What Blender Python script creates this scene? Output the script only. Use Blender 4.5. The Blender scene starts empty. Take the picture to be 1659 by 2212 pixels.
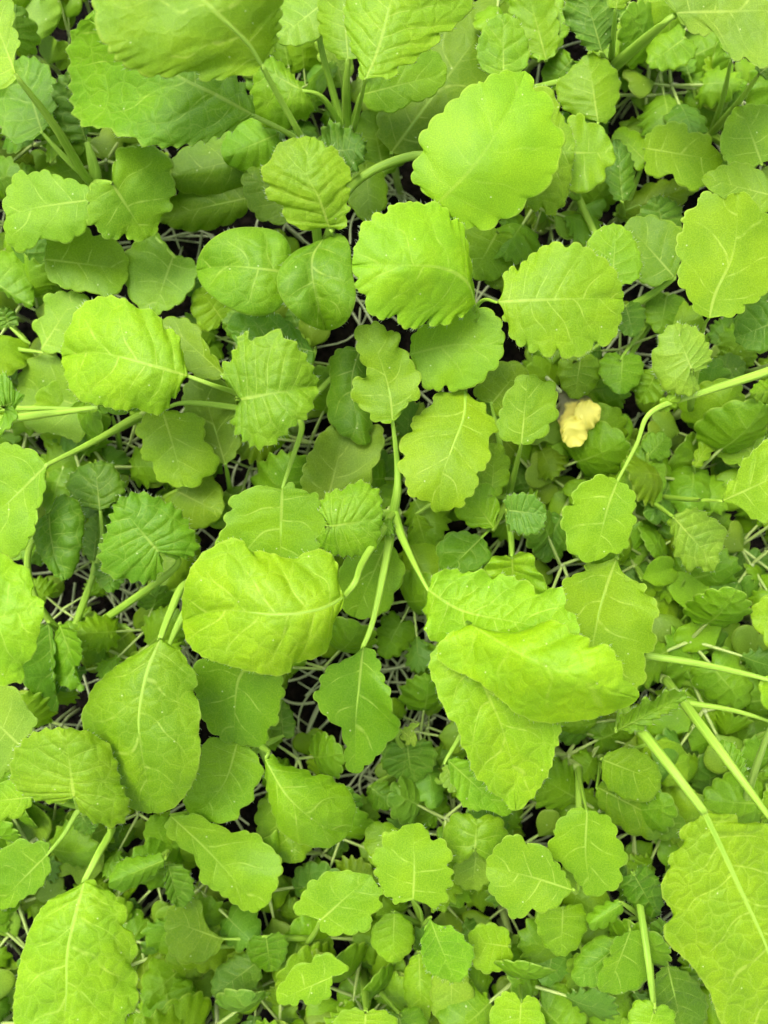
import bpy, math, random
import numpy as np

# ------------------------------------------------------------------ camera, world, light, exposure
SC = bpy.context.scene
COL = SC.collection
HC = 0.30                      # camera height above the soil (m)
cam_d = bpy.data.cameras.new('camera')
cam_d.sensor_fit = 'HORIZONTAL'; cam_d.sensor_width = 36.0; cam_d.lens = 36.0   # picture width = distance
cam_d.clip_start = 0.01; cam_d.clip_end = 20.0
cam_d.dof.use_dof = True; cam_d.dof.focus_distance = 0.218; cam_d.dof.aperture_fstop = 15.0
cam = bpy.data.objects.new('camera', cam_d); COL.objects.link(cam)
cam.location = (0, 0, HC); SC.camera = cam

SUN_EL, SUN_AZ = math.radians(60), math.radians(-35)      # azimuth from +Y, towards +X
world = bpy.data.worlds.new('World'); SC.world = world; world.use_nodes = True
wn = world.node_tree.nodes; wl = world.node_tree.links
bg = wn['Background']; bg.inputs['Strength'].default_value = 0.145
sky = wn.new('ShaderNodeTexSky'); sky.sky_type = 'NISHITA'; sky.sun_disc = False
sky.sun_elevation = SUN_EL; sky.sun_rotation = SUN_AZ; sky.dust_density = 4.0
hs = wn.new('ShaderNodeHueSaturation'); hs.inputs['Saturation'].default_value = 0.25   # overcast: the same sky without its blue
wl.new(sky.outputs['Color'], hs.inputs['Color']); wl.new(hs.outputs['Color'], bg.inputs['Color'])
sd = bpy.data.lights.new('sun', 'SUN'); sd.energy = 1.15; sd.angle = math.radians(28); sd.color = (1.0, 0.97, 0.90)
sun = bpy.data.objects.new('sun', sd); COL.objects.link(sun)
sun.rotation_euler = (math.pi/2 - SUN_EL, 0, math.pi - SUN_AZ)
SC.view_settings.view_transform = 'Standard'; SC.view_settings.look = 'None'
SC.view_settings.exposure = 1.42; SC.view_settings.gamma = 1.0; SC.view_settings.use_curve_mapping = False
SC.cycles.max_bounces = 5; SC.cycles.diffuse_bounces = 4; SC.cycles.glossy_bounces = 1; SC.cycles.transmission_bounces = 4
SC.cycles.use_denoising = True
SC.cycles.use_adaptive_sampling = True; SC.cycles.adaptive_threshold = 0.04; SC.cycles.adaptive_min_samples = 16

rnd = random.Random(7)
rng = np.random.default_rng(11)

# ------------------------------------------------------------------ helpers
PW, PH = 1659.0, 2212.0
def unproj(x, y, z):
    """picture point at height z (m) -> place in the bed (m)"""
    d = HC - z
    return (x - PW/2)/PW*d, (PH/2 - y)/PW*d

def noise_grid(n=64):
    return rng.standard_normal((n, n))
_NG = [noise_grid() for _ in range(6)]
def vnoise(x, y, k=0):
    """smooth value noise, roughly -1..1"""
    g = _NG[k % 6]; n = g.shape[0]
    xi = np.floor(x).astype(int); yi = np.floor(y).astype(int)
    fx = x - xi; fy = y - yi
    fx = fx*fx*(3 - 2*fx); fy = fy*fy*(3 - 2*fy)
    a = g[xi % n, yi % n]; b = g[(xi+1) % n, yi % n]; c = g[xi % n, (yi+1) % n]; d = g[(xi+1) % n, (yi+1) % n]
    return 0.6*((a*(1-fx) + b*fx)*(1-fy) + (c*(1-fx) + d*fx)*fy)

def catmull(P, per=10):
    P = np.asarray(P, float)
    Q = np.vstack([2*P[0]-P[1], P, 2*P[-1]-P[-2]])
    out = []
    u = np.linspace(0, 1, per, endpoint=False)[:, None]
    for i in range(len(P)-1):
        p0, p1, p2, p3 = Q[i], Q[i+1], Q[i+2], Q[i+3]
        out.append(0.5*((2*p1) + (-p0+p2)*u + (2*p0-5*p1+4*p2-p3)*u**2 + (-p0+3*p1-3*p2+p3)*u**3))
    out.append(P[-1:])
    return np.vstack(out)

def resample(C, s):
    d = np.r_[0, np.cumsum(np.linalg.norm(np.diff(C[:, :2], axis=0), axis=1))]
    d /= d[-1]
    return np.stack([np.interp(s, d, C[:, k]) for k in range(C.shape[1])], 1)

def gsmooth(A, sig):
    n = int(3*sig)+1
    k = np.exp(-0.5*(np.arange(-n, n+1)/sig)**2); k /= k.sum()
    B = np.vstack([2*A[0]-A[1:n+1][::-1], A, 2*A[-1]-A[-n-1:-1][::-1]])
    return np.stack([np.convolve(B[:, c], k, 'valid') for c in range(A.shape[1])], 1)

def sstep(a, b, x):
    t = np.clip((x-a)/(b-a), 0, 1); return t*t*(3-2*t)

def mesh_from(name, V, F, uv0=None, uv1=None, mat=None):
    me = bpy.data.meshes.new(name)
    V = np.asarray(V, np.float32); F = np.asarray(F, np.int32)
    me.vertices.add(len(V)); me.vertices.foreach_set('co', V.ravel())
    k = F.shape[1]
    me.loops.add(F.size); me.loops.foreach_set('vertex_index', F.ravel())
    me.polygons.add(len(F)); me.polygons.foreach_set('loop_start', np.arange(0, F.size, k, dtype=np.int32))
    me.polygons.foreach_set('use_smooth', np.ones(len(F), dtype=bool))
    me.update(calc_edges=True)
    for nm, uv in (('blade', uv0), ('flat', uv1)):
        if uv is not None:
            l = me.uv_layers.new(name=nm)
            l.data.foreach_set('uv', np.asarray(uv, np.float32)[F.ravel()].ravel())
    if mat: me.materials.append(mat)
    return me

def link(name, data, parent=None):
    o = bpy.data.objects.new(name, data); COL.objects.link(o)
    if parent is not None: o.parent = parent
    return o

def tube_arrays(path, radii, sides=10, groove=0.0):
    P = np.asarray(path, float); n = len(P)
    T = np.gradient(P, axis=0); T /= np.linalg.norm(T, axis=1)[:, None] + 1e-12
    up = np.array([0, 0, 1.0])
    B = np.cross(T, up)
    bad = np.linalg.norm(B, axis=1) < 0.15
    B[bad] = np.cross(T[bad], np.array([1.0, 0, 0]))
    B /= np.linalg.norm(B, axis=1)[:, None]
    N = np.cross(B, T)
    a = np.linspace(0, 2*math.pi, sides, endpoint=False)
    rr = 1 - groove*np.exp(-((a-math.pi/2)/0.45)**2)
    V = P[:, None, :] + radii[:, None, None]*(rr*np.cos(a))[None, :, None]*B[:, None, :] + radii[:, None, None]*(rr*np.sin(a))[None, :, None]*N[:, None, :]
    idx = np.arange(n*sides).reshape(n, sides)
    F = np.stack([idx[:-1], np.roll(idx[:-1], -1, 1), np.roll(idx[1:], -1, 1), idx[1:]], -1).reshape(-1, 4)
    s = np.repeat(np.linspace(0, 1, n), sides); t = np.tile(a/(2*math.pi), n)
    return V.reshape(-1, 3), F, np.stack([s, t], 1)

def tube_mesh(name, path, radii, mat, sides=10, groove=0.0, per=8):
    C = catmull(path, per)
    C = resample3(C, max(8, len(C)))
    r = np.interp(np.linspace(0, 1, len(C)), np.linspace(0, 1, len(radii)), radii)
    T0 = C[0]-C[1]; T1 = C[-1]-C[-2]
    C = np.vstack([C[0] + T0/np.linalg.norm(T0)*r[0]*0.5, C, C[-1] + T1/np.linalg.norm(T1)*r[-1]*0.5])
    r = np.r_[r[0]*0.08, r, r[-1]*0.08]
    V, F, uv = tube_arrays(C, r, sides, groove)
    return mesh_from(name, V, F, uv, None, mat)

def resample3(C, n):
    d = np.r_[0, np.cumsum(np.linalg.norm(np.diff(C, axis=0), axis=1))]; d /= d[-1]
    s = np.linspace(0, 1, n)
    return np.stack([np.interp(s, d, C[:, k]) for k in range(3)], 1)

# ------------------------------------------------------------------ materials
class NT:
    def __init__(s, name):
        s.m = bpy.data.materials.new(name); s.m.use_nodes = True
        s.t = s.m.node_tree; s.t.nodes.clear()
        s.out = s.t.nodes.new('ShaderNodeOutputMaterial')
    def n(s, kind, **kw):
        x = s.t.nodes.new(kind)
        for k, v in kw.items(): setattr(x, k, v)
        return x
    def l(s, a, b): s.t.links.new(a, b)
    def val(s, sock, v):
        if hasattr(v, 'is_linked') or hasattr(v, 'links'): s.l(v, sock)
        else: sock.default_value = v
    def math(s, op, a, b=None, c=None, clamp=False):
        x = s.n('ShaderNodeMath', operation=op, use_clamp=clamp)
        s.val(x.inputs[0], a)
        if b is not None: s.val(x.inputs[1], b)
        if c is not None: s.val(x.inputs[2], c)
        return x.outputs[0]
    def ramp(s, v, a, b, ya=0.0, yb=1.0):
        x = s.n('ShaderNodeMapRange', interpolation_type='SMOOTHSTEP')
        s.val(x.inputs['Value'], v); s.val(x.inputs['From Min'], a); s.val(x.inputs['From Max'], b)
        s.val(x.inputs['To Min'], ya); s.val(x.inputs['To Max'], yb)
        return x.outputs['Result']
    def mix(s, f, a, b, blend='MIX'):
        x = s.n('ShaderNodeMix', data_type='RGBA', blend_type=blend)
        s.val(x.inputs[0], f); s.val(x.inputs[6], a); s.val(x.inputs[7], b)
        return x.outputs[2]

def leaf_material():
    k = NT('leaf_blade')
    uv = k.n('ShaderNodeUVMap', uv_map='blade'); fl = k.n('ShaderNodeUVMap', uv_map='flat')
    sx = k.n('ShaderNodeSeparateXYZ'); k.l(uv.outputs[0], sx.inputs[0])
    s, t = sx.outputs[0], sx.outputs[1]
    info = k.n('ShaderNodeObjectInfo')
    A = lambda nm: k.n('ShaderNodeAttribute', attribute_type='OBJECT', attribute_name=nm).outputs['Fac']
    nv, crk, vv = A('veins'), A('crinkle'), A('vein_strength')
    at = k.math('ABSOLUTE', t)
    # wavering of the veins
    wob = k.n('ShaderNodeTexNoise', noise_dimensions='2D'); wob.inputs['Scale'].default_value = 0.10; wob.inputs['Detail'].default_value = 0.0
    k.l(fl.outputs[0], wob.inputs['Vector'])
    w0 = k.math('SUBTRACT', wob.outputs[0], 0.5)
    side = k.math('MULTIPLY', k.math('GREATER_THAN', t, 0.0), 0.37)
    u = k.math('ADD', k.math('ADD', k.math('MULTIPLY', s, nv), side), k.math('MULTIPLY', w0, 0.6))
    u = k.math('SUBTRACT', u, k.math('MULTIPLY', k.math('MULTIPLY', at, at), 0.22))
    d = k.math('ABSOLUTE', k.math('SUBTRACT', k.math('FRACT', u), 0.5))      # 0 on a side vein
    wv = k.math('MULTIPLY_ADD', at, -0.026, 0.038)
    lat = k.math('SUBTRACT', 1.0, k.ramp(k.math('DIVIDE', d, wv), 0.25, 1.6))
    brk = k.n('ShaderNodeTexNoise', noise_dimensions='2D'); brk.inputs['Scale'].default_value = 0.35; brk.inputs['Detail'].default_value = 1.0
    k.l(fl.outputs[0], brk.inputs['Vector'])
    lat = k.math('MULTIPLY', k.math('MULTIPLY', lat, k.ramp(at, 0.5, 1.0, 1.0, 0.0)), k.ramp(brk.outputs[0], 0.3, 0.6, 0.25, 1.0))
    rw = k.math('MULTIPLY_ADD', s, -0.036, 0.050)
    rib = k.math('MULTIPLY', k.math('SUBTRACT', 1.0, k.ramp(k.math('DIVIDE', at, rw), 0.3, 1.4)), k.ramp(s, 0.35, 0.95, 1.0, 0.25))
    # net of fine veins
    dis = k.n('ShaderNodeTexNoise', noise_dimensions='2D'); dis.inputs['Scale'].default_value = 0.3; dis.inputs['Detail'].default_value = 0.0
    k.l(fl.outputs[0], dis.inputs['Vector'])
    vm = k.n('ShaderNodeVectorMath', operation='SCALE'); k.l(dis.outputs['Color'], vm.inputs[0]); vm.inputs['Scale'].default_value = 2.2
    va = k.n('ShaderNodeVectorMath', operation='ADD'); k.l(fl.outputs[0], va.inputs[0]); k.l(vm.outputs[0], va.inputs[1])
    vo = k.n('ShaderNodeTexVoronoi', feature='DISTANCE_TO_EDGE', voronoi_dimensions='2D'); vo.inputs['Scale'].default_value = 0.22
    k.l(va.outputs[0], vo.inputs['Vector'])
    vo2 = k.n('ShaderNodeTexVoronoi', feature='DISTANCE_TO_EDGE', voronoi_dimensions='2D'); vo2.inputs['Scale'].default_value = 0.95
    k.l(va.outputs[0], vo2.inputs['Vector'])
    net = k.math('SUBTRACT', 1.0, k.ramp(vo.outputs[0], 0.0, 0.075))
    net2 = k.math('SUBTRACT', 1.0, k.ramp(vo2.outputs[0], 0.0, 0.16))
    # colour
    big = k.n('ShaderNodeTexNoise', noise_dimensions='2D'); big.inputs['Scale'].default_value = 0.09; big.inputs['Detail'].default_value = 1.0
    k.l(fl.outputs[0], big.inputs['Vector'])
    fine = k.n('ShaderNodeTexNoise', noise_dimensions='2D'); fine.inputs['Scale'].default_value = 2.6; fine.inputs['Detail'].default_value = 2.0; fine.inputs['Roughness'].default_value = 0.65
    k.l(fl.outputs[0], fine.inputs['Vector'])
    base = info.outputs['Color']
    c1 = k.mix(k.ramp(big.outputs[0], 0.32, 0.68), k.mix(1.0, base, (0.93, 0.96, 1.0, 1), 'MULTIPLY'), k.mix(1.0, base, (1.13, 1.08, 0.9, 1), 'MULTIPLY'))
    c2 = k.mix(k.math('MULTIPLY', k.ramp(fine.outputs[0], 0.46, 0.68), 0.8), c1, k.mix(1.0, c1, (1.36, 1.24, 1.7, 1), 'MULTIPLY'))
    c3 = k.mix(k.math('MULTIPLY', k.ramp(fine.outputs[0], 0.50, 0.30), 0.40), c2, k.mix(1.0, c2, (0.72, 0.80, 0.6, 1), 'MULTIPLY'))
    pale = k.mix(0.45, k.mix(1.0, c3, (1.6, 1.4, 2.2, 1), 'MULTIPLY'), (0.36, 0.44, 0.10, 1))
    vein = k.math('MAXIMUM', k.math('MULTIPLY', lat, 0.95), k.math('MULTIPLY', rib, 1.15))
    vein = k.math('MAXIMUM', vein, k.math('MULTIPLY', net, k.math('MULTIPLY_ADD', crk, 0.36, 0.13)))
    vein = k.math('MAXIMUM', vein, k.math('MULTIPLY', net2, 0.15))
    vein = k.math('MULTIPLY', vein, vv)
    c4 = k.mix(vein, c3, pale)
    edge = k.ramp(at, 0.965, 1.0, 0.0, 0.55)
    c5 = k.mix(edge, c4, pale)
    # a few small pale spots and scars
    sp = k.n('ShaderNodeTexVoronoi', voronoi_dimensions='2D'); sp.inputs['Scale'].default_value = 0.06; k.l(fl.outputs[0], sp.inputs['Vector'])
    spot = k.math('SUBTRACT', 1.0, k.ramp(sp.outputs['Distance'], 0.006, 0.018))
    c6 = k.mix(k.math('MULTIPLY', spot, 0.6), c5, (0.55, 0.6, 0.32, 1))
    # relief
    dome = k.ramp(d, 0.0, 0.32)
    h = k.math('MULTIPLY', dome, k.ramp(at, 0.0, 0.2, 0.2, 1.0))
    h = k.math('MULTIPLY', h, 0.5)
    h = k.math('ADD', h, k.math('MULTIPLY', k.ramp(vo.outputs[0], 0.0, 0.36), 0.42))
    h = k.math('MULTIPLY', h, k.math('MULTIPLY_ADD', crk, 0.92, 0.08))
    h = k.math('ADD', h, k.math('MULTIPLY', fine.outputs[0], 0.13))
    bump = k.n('ShaderNodeBump'); bump.inputs['Strength'].default_value = 0.85; bump.inputs['Distance'].default_value = 0.0007
    k.l(h, bump.inputs['Height'])
    p = k.n('ShaderNodeBsdfPrincipled')
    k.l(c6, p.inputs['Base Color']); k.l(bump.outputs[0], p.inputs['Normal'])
    k.l(k.ramp(fine.outputs[0], 0.3, 0.7, 0.40, 0.55), p.inputs['Roughness'])
    p.inputs['Specular IOR Level'].default_value = 0.22
    tr = k.n('ShaderNodeBsdfTranslucent')
    k.l(k.mix(1.0, c6, (1.2, 1.3, 0.3, 1), 'MULTIPLY'), tr.inputs['Color'])
    mx = k.n('ShaderNodeMixShader'); mx.inputs[0].default_value = 0.27
    k.l(p.outputs[0], mx.inputs[1]); k.l(tr.outputs[0], mx.inputs[2]); k.l(mx.outputs[0], k.out.inputs[0])
    return k.m

def stalk_material():
    k = NT('leaf_stalk')
    uv = k.n('ShaderNodeUVMap', uv_map='blade'); info = k.n('ShaderNodeObjectInfo')
    mp = k.n('ShaderNodeMapping'); mp.inputs['Scale'].default_value = (3.0, 26.0, 1.0); k.l(uv.outputs[0], mp.inputs[0])
    nz = k.n('ShaderNodeTexNoise'); nz.inputs['Scale'].default_value = 1.0; nz.inputs['Detail'].default_value = 3.0; k.l(mp.outputs[0], nz.inputs['Vector'])
    c = k.mix(k.ramp(nz.outputs[0], 0.35, 0.65), info.outputs['Color'], k.mix(1.0, info.outputs['Color'], (1.5, 1.3, 1.9, 1), 'MULTIPLY'))
    b = k.n('ShaderNodeBump'); b.inputs['Strength'].default_value = 0.3; b.inputs['Distance'].default_value = 0.0003; k.l(nz.outputs[0], b.inputs['Height'])
    p = k.n('ShaderNodeBsdfPrincipled'); k.l(c, p.inputs['Base Color']); k.l(b.outputs[0], p.inputs['Normal'])
    p.inputs['Roughness'].default_value = 0.5; p.inputs['Specular IOR Level'].default_value = 0.25
    k.l(p.outputs[0], k.out.inputs[0]); return k.m

def simple_material(name, col, rough=0.5, transl=0.0):
    k = NT(name)
    tc = k.n('ShaderNodeTexCoord'); nz = k.n('ShaderNodeTexNoise'); nz.inputs['Scale'].default_value = 160.0; nz.inputs['Detail'].default_value = 3.0
    k.l(tc.outputs['Object'], nz.inputs['Vector'])
    c = k.mix(nz.outputs[0], tuple(x*0.75 for x in col)+(1,), tuple(min(1, x*1.25) for x in col)+(1,))
    p = k.n('ShaderNodeBsdfPrincipled'); k.l(c, p.inputs['Base Color']); p.inputs['Roughness'].default_value = rough
    if transl:
        tr = k.n('ShaderNodeBsdfTranslucent'); k.l(c, tr.inputs['Color'])
        mx = k.n('ShaderNodeMixShader'); mx.inputs[0].default_value = transl
        k.l(p.outputs[0], mx.inputs[1]); k.l(tr.outputs[0], mx.inputs[2]); k.l(mx.outputs[0], k.out.inputs[0])
    else:
        k.l(p.outputs[0], k.out.inputs[0])
    return k.m

def soil_material():
    k = NT('soil')
    tc = k.n('ShaderNodeTexCoord')
    n1 = k.n('ShaderNodeTexNoise'); n1.inputs['Scale'].default_value = 220.0; n1.inputs['Detail'].default_value = 8.0; k.l(tc.outputs['Object'], n1.inputs['Vector'])
    v1 = k.n('ShaderNodeTexVoronoi'); v1.inputs['Scale'].default_value = 420.0; k.l(tc.outputs['Object'], v1.inputs['Vector'])
    c = k.mix(k.ramp(n1.outputs[0], 0.3, 0.75), (0.002, 0.002, 0.0015, 1), (0.012, 0.009, 0.006, 1))
    b = k.n('ShaderNodeBump'); b.inputs['Strength'].default_value = 1.0; b.inputs['Distance'].default_value = 0.002
    k.l(k.math('ADD', n1.outputs[0], k.math('MULTIPLY', v1.outputs['Distance'], -0.6)), b.inputs['Height'])
    p = k.n('ShaderNodeBsdfPrincipled'); k.l(c, p.inputs['Base Color']); k.l(b.outputs[0], p.inputs['Normal']); p.inputs['Roughness'].default_value = 0.9; p.inputs['Specular IOR Level'].default_value = 0.05
    k.l(p.outputs[0], k.out.inputs[0]); return k.m

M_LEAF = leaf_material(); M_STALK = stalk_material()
M_HAIR = simple_material('leaf_hair', (0.55, 0.66, 0.42), 0.4, 0.5)
M_PALE = simple_material('pale_stem', (0.36, 0.41, 0.20), 0.5, 0.0)
M_SOIL = soil_material()

# ------------------------------------------------------------------ leaves
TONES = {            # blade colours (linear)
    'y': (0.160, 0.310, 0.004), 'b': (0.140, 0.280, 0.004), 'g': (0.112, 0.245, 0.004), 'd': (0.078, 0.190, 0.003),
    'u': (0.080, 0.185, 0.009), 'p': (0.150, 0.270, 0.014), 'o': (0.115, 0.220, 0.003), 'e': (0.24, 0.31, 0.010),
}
def tone(c, j=0.13):
    r, g, b = TONES[c]; f = 1 + rnd.uniform(-j, j); q = 1 + rnd.uniform(-j, j)*0.55
    return (r*f*q, g*f, b*f, 1.0)

def tooth(ph, kind):
    f = ph - np.floor(ph)
    if kind == 'round': return (1 - np.abs(2*f-1)**2.4) - 0.55
    if kind == 'saw': return np.where(f < 0.68, (f/0.68)**1.4, ((1-f)/0.32)) - 0.42
    return 0*f

def blade(name, base, tip, L, R, mid=(), zb=60, zt=60, arch=0, droop=0, vee=0, teeth=None, bul=0.0, wob=1.0, ruf=0.0,
          nv=6, metric=False, lod=1.0, sweep=1.65, seed=None, hairs=0, ex=1.25, scal=6.0, roll=None):
    """One leaf blade. Points are picture points (or mm when metric); z in mm. Returns mesh, hair mesh or None, midrib path."""
    sd = rnd.randrange(10**6) if seed is None else seed
    rs = np.random.default_rng(sd)
    f3 = lambda p: (p[0], p[1], p[2] if len(p) > 2 else 0.0)
    O = [f3(base)] + [f3(p) for p in L] + [f3(tip)] + [f3(p) for p in reversed(R)] + [f3(base)]
    C = catmull(O, 10); it = (len(L)+1)*10
    per = np.linalg.norm(np.diff(C[:, :2], axis=0), axis=1).sum()
    px = per if not metric else per*7.5
    NS = int(np.clip(px/7.5*lod, 18, 150)); NTT = int(np.clip(px/75*lod, 4, 14))
    side_len = px/2*(1.0)
    if teeth is None and scal > 0: teeth = (4, scal/(1.0 if not metric else 7.5), 'round')
    if teeth:
        sp_, big_ = (32.0, 1.35) if teeth[2] == 'saw' else (36.0, 1.15)
        teeth = (-teeth[0] if teeth[0] < 0 else max(teeth[0], round(side_len/sp_)), teeth[1]*big_, teeth[2])
        NS = max(NS, int(min(teeth[0], 24)*8))
    eps = 0.004
    s = np.linspace(eps, 1-eps, NS+1)
    CL, CR = C[:it+1], C[it:][::-1]
    OL, OR = resample(CL, s), resample(CR, s)
    sg = max(2.0, NS*0.045)
    SL, SR = gsmooth(OL, sg), gsmooth(OR, sg)
    Mc = catmull([base[:2]] + [m[:2] for m in mid] + [tip[:2]], 12)
    f = s**sweep
    Mf = resample(Mc, f)
    # teeth push the rim in and out
    def rim(O_, sgn):
        if not teeth: return O_
        n, amp, kind = teeth[:3]
        w = np.cumsum(1 + 0.45*vnoise(s*n*0.7 + sd % 97, np.full_like(s, sgn*3.1), 2)); w = w/w[-1]*n
        T = np.gradient(O_[:, :2], axis=0); T /= np.linalg.norm(T, axis=1)[:, None] + 1e-9
        N = np.stack([T[:, 1], -T[:, 0]], 1)
        out = np.sign(np.sum(N*(O_[:, :2]-Mf), axis=1).mean()); 
        if out == 0: out = 1
        a = amp*tooth(w, kind)*sstep(0.02, 0.12, s)*(1-0.5*sstep(0.94, 1.0, s))*(1+0.35*vnoise(w*0.9, np.full_like(s, 7.7+sgn), 1))
        Q = O_.copy(); Q[:, :2] += N*out*a[:, None]; return Q
    RL, RR = rim(OL, -1), rim(OR, 1)
    for O_, S_, R_ in ((OL, SL, RL), (OR, SR, RR)):        # lobes round, notches sharp
        T = np.gradient(S_[:, :2], axis=0); T /= np.linalg.norm(T, axis=1)[:, None] + 1e-9
        N = np.stack([T[:, 1], -T[:, 0]], 1); N = N*(1 if np.sum(N*(S_[:, :2]-Mf), axis=1).mean() >= 0 else -1)
        d = np.sum((O_-S_)[:, :2]*N, axis=1); sg_ = np.std(d[NS//8:-NS//8]) + 1e-6
        dn = np.where(d > 0, 1.25*sg_*np.tanh(d/sg_), ex*d)
        R_[:, :2] += N*((dn-d)*sstep(0.06, 0.16, s)*(1-sstep(0.93, 0.99, s)))[:, None]
    lin = np.linspace(0, 1, NTT+1)[1:]
    ts = np.r_[1-(1-lin)**1.5, 1.0]                       # last row: the turned-down rim
    lip = np.r_[np.zeros(NTT), 1.0]
    tt = np.r_[-ts[::-1], 0, ts]; lp = np.r_[lip[::-1], 0, lip]
    SS, TT = np.meshgrid(s, tt, indexing='ij'); AT = np.abs(TT)
    FF = SS**sweep
    side = TT > 0
    def pick(a, b): return np.where(side, b[:, None], a[:, None])
    mx, my = Mf[:, 0][:, None], Mf[:, 1][:, None]
    X = mx + (pick(SL[:, 0], SR[:, 0]) - mx)*AT + (pick(RL[:, 0]-SL[:, 0], RR[:, 0]-SR[:, 0]))*AT**8
    Y = my + (pick(SL[:, 1], SR[:, 1]) - my)*AT + (pick(RL[:, 1]-SL[:, 1], RR[:, 1]-SR[:, 1]))*AT**8
    DZ = pick(SL[:, 2], SR[:, 2])*AT**1.3
    mm = 1.0 if metric else 220.0/PW                       # picture units -> mm
    HW = np.hypot(pick(SL[:, 0], SR[:, 0])-mx, pick(SL[:, 1], SR[:, 1])-my)*mm
    ln = np.linalg.norm(np.diff(Mf, axis=0), axis=1).sum()*mm
    Z = zb + (zt-zb)*FF + 1.5*arch*4*FF*(1-FF) + DZ - 1.8*droop*HW*AT**2 + vee*HW*AT
    fx, fy = X*mm, Y*mm
    if roll is None: roll = rs.uniform(-.06, .06)
    Z = Z + roll*HW*TT*AT
    k0 = (sd % 1000)*0.37
    Z = Z + wob*0.042*ln*vnoise(fx/ln*3.1 + k0, fy/ln*3.1 + k0*1.7, sd)*(0.35+0.65*AT)
    if ruf: Z = Z + ruf*np.sin(2*math.pi*(SS*5.5 + rs.random()) + 2.0*side)*AT**3*(0.6+0.4*vnoise(SS*6+k0, TT, 3))
    if bul:
        bul = bul*(0.24 if nv < 7 else 0.07)
        u = SS*nv + 0.37*side - 0.22*AT**2 + 0.30*vnoise(fx/ln*5+k0, fy/ln*5, sd+2)
        ridge = np.abs(np.sin(math.pi*(u+0.5)))**0.75      # low on the side veins
        sp = ln/nv
        Z = Z + bul*(ridge-0.55)*sstep(0.0, 0.18, AT)*(1-0.55*AT**3)*sp*0.28
        Z = Z + bul*0.26*sp*vnoise(fx/sp*1.9+k0, fy/sp*1.9, sd+1)*sstep(0.02, 0.2, AT)
        Z = Z - bul*0.10*sp*np.exp(-(AT/0.07)**2)
    Z = Z - lp[None, :]*0.28
    zc = Z*0.001
    if metric: V = np.stack([X*0.001, Y*0.001, zc], -1)
    else:
        xx, yy = unproj(X, Y, zc); V = np.stack([xx, yy, zc], -1)
    nr, nc = SS.shape
    idx = np.arange(nr*nc).reshape(nr, nc)
    F = np.stack([idx[:-1, :-1], idx[1:, :-1], idx[1:, 1:], idx[:-1, 1:]], -1).reshape(-1, 4)
    A = V.reshape(-1, 3)
    # faces look up
    q = F[len(F)//2]; nrm = np.cross(A[q[1]]-A[q[0]], A[q[3]]-A[q[0]])
    if nrm[2] < 0: F = F[:, ::-1]
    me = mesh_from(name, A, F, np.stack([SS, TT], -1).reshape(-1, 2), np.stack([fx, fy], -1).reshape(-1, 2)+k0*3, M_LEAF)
    hm = None
    if hairs:
        rows = []
        for cside in (0, nc-1):
            E = V[:, cside]; I = V[:, cside-3 if cside else 3]
            dd = E - I; dd /= np.linalg.norm(dd, axis=1)[:, None] + 1e-9
            T = np.gradient(E, axis=0); T /= np.linalg.norm(T, axis=1)[:, None] + 1e-9
            dL = np.r_[0, np.cumsum(np.linalg.norm(np.diff(E, axis=0), axis=1))]
            n = int(dL[-1]/0.00125*hairs)
            for q_ in rs.random(n):
                if q_ < 0.03: continue
                x = q_*dL[-1]; e = np.array([np.interp(x, dL, E[:, c]) for c in range(3)])
                j = min(int(np.searchsorted(dL, x)), len(E)-1)
                v = dd[j] + 0.55*T[j]*rs.uniform(-0.6, 1.0) + np.array([0, 0, rs.uniform(-0.1, 0.6)])
                v /= np.linalg.norm(v)
                rows.append((e, e + v*rs.uniform(0.0006, 0.0014), T[j]))
            # short hairs on the blade itself
        HV, HF = [], []
        for e, tpt, tg in rows:
            w = 0.00008; b = len(HV); up = np.array([0, 0, 1.0])
            HV += [e + tg*w, e - tg*w*0.5 + up*w, e - tg*w*0.5 - up*w, tpt]
            HF += [(b, b+1, b+3), (b+1, b+2, b+3), (b+2, b, b+3)]
        if HV: hm = mesh_from('edge_hairs', HV, HF, None, None, M_HAIR)
    return me, hm, V[:, nc//2], [tuple(p) for p in np.stack([X[:, nc//2], Y[:, nc//2], Z[:, nc//2]], 1)]

COVER = np.zeros((232, 176), bool)      # which picture cells tall leaves cover (to leave out seedlings nobody sees)
def mark(me):
    n = len(me.vertices); a = np.empty(n*3, np.float32); me.vertices.foreach_get('co', a); a = a.reshape(-1, 3)
    d = HC - a[:, 2]; x = a[:, 0]/d*PW + PW/2; y = PH/2 - a[:, 1]/d*PW
    i = np.clip((y/10).astype(int)+5, 0, 231); j = np.clip((x/10).astype(int)+5, 0, 175); COVER[i, j] = True

PLANTS = {}
def plant(key, crown, label, stem_r=1.5, cat='plant', name='mustard_plant', ground=None):
    x, y, z = crown
    wx, wy = unproj(x, y, z*0.001)
    gx, gy = (wx + rnd.uniform(-0.006, 0.006), wy + rnd.uniform(-0.006, 0.006)) if ground is None else ground
    e = bpy.data.objects.new(name, None); COL.objects.link(e); e.empty_display_size = 0.01
    e.location = (gx, gy, 0)
    e['label'] = label; e['category'] = cat
    c = np.array([wx, wy, z*0.001])
    g = np.array([gx, gy, -0.002])
    m = (c+g)/2 + np.array([rnd.uniform(-.003, .003), rnd.uniform(-.003, .003), 0])
    path = [p - np.array([gx, gy, 0]) for p in (g, m, c)]
    st = tube_mesh('stem', path, [stem_r*0.00075, stem_r*0.0009, stem_r*0.001], M_STALK)
    o = link('stem', st, e); o.color = (0.22, 0.33, 0.06, 1)
    PLANTS[key] = dict(e=e, crown=c, off=np.array([gx, gy, 0]), px=crown)
    return e

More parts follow.
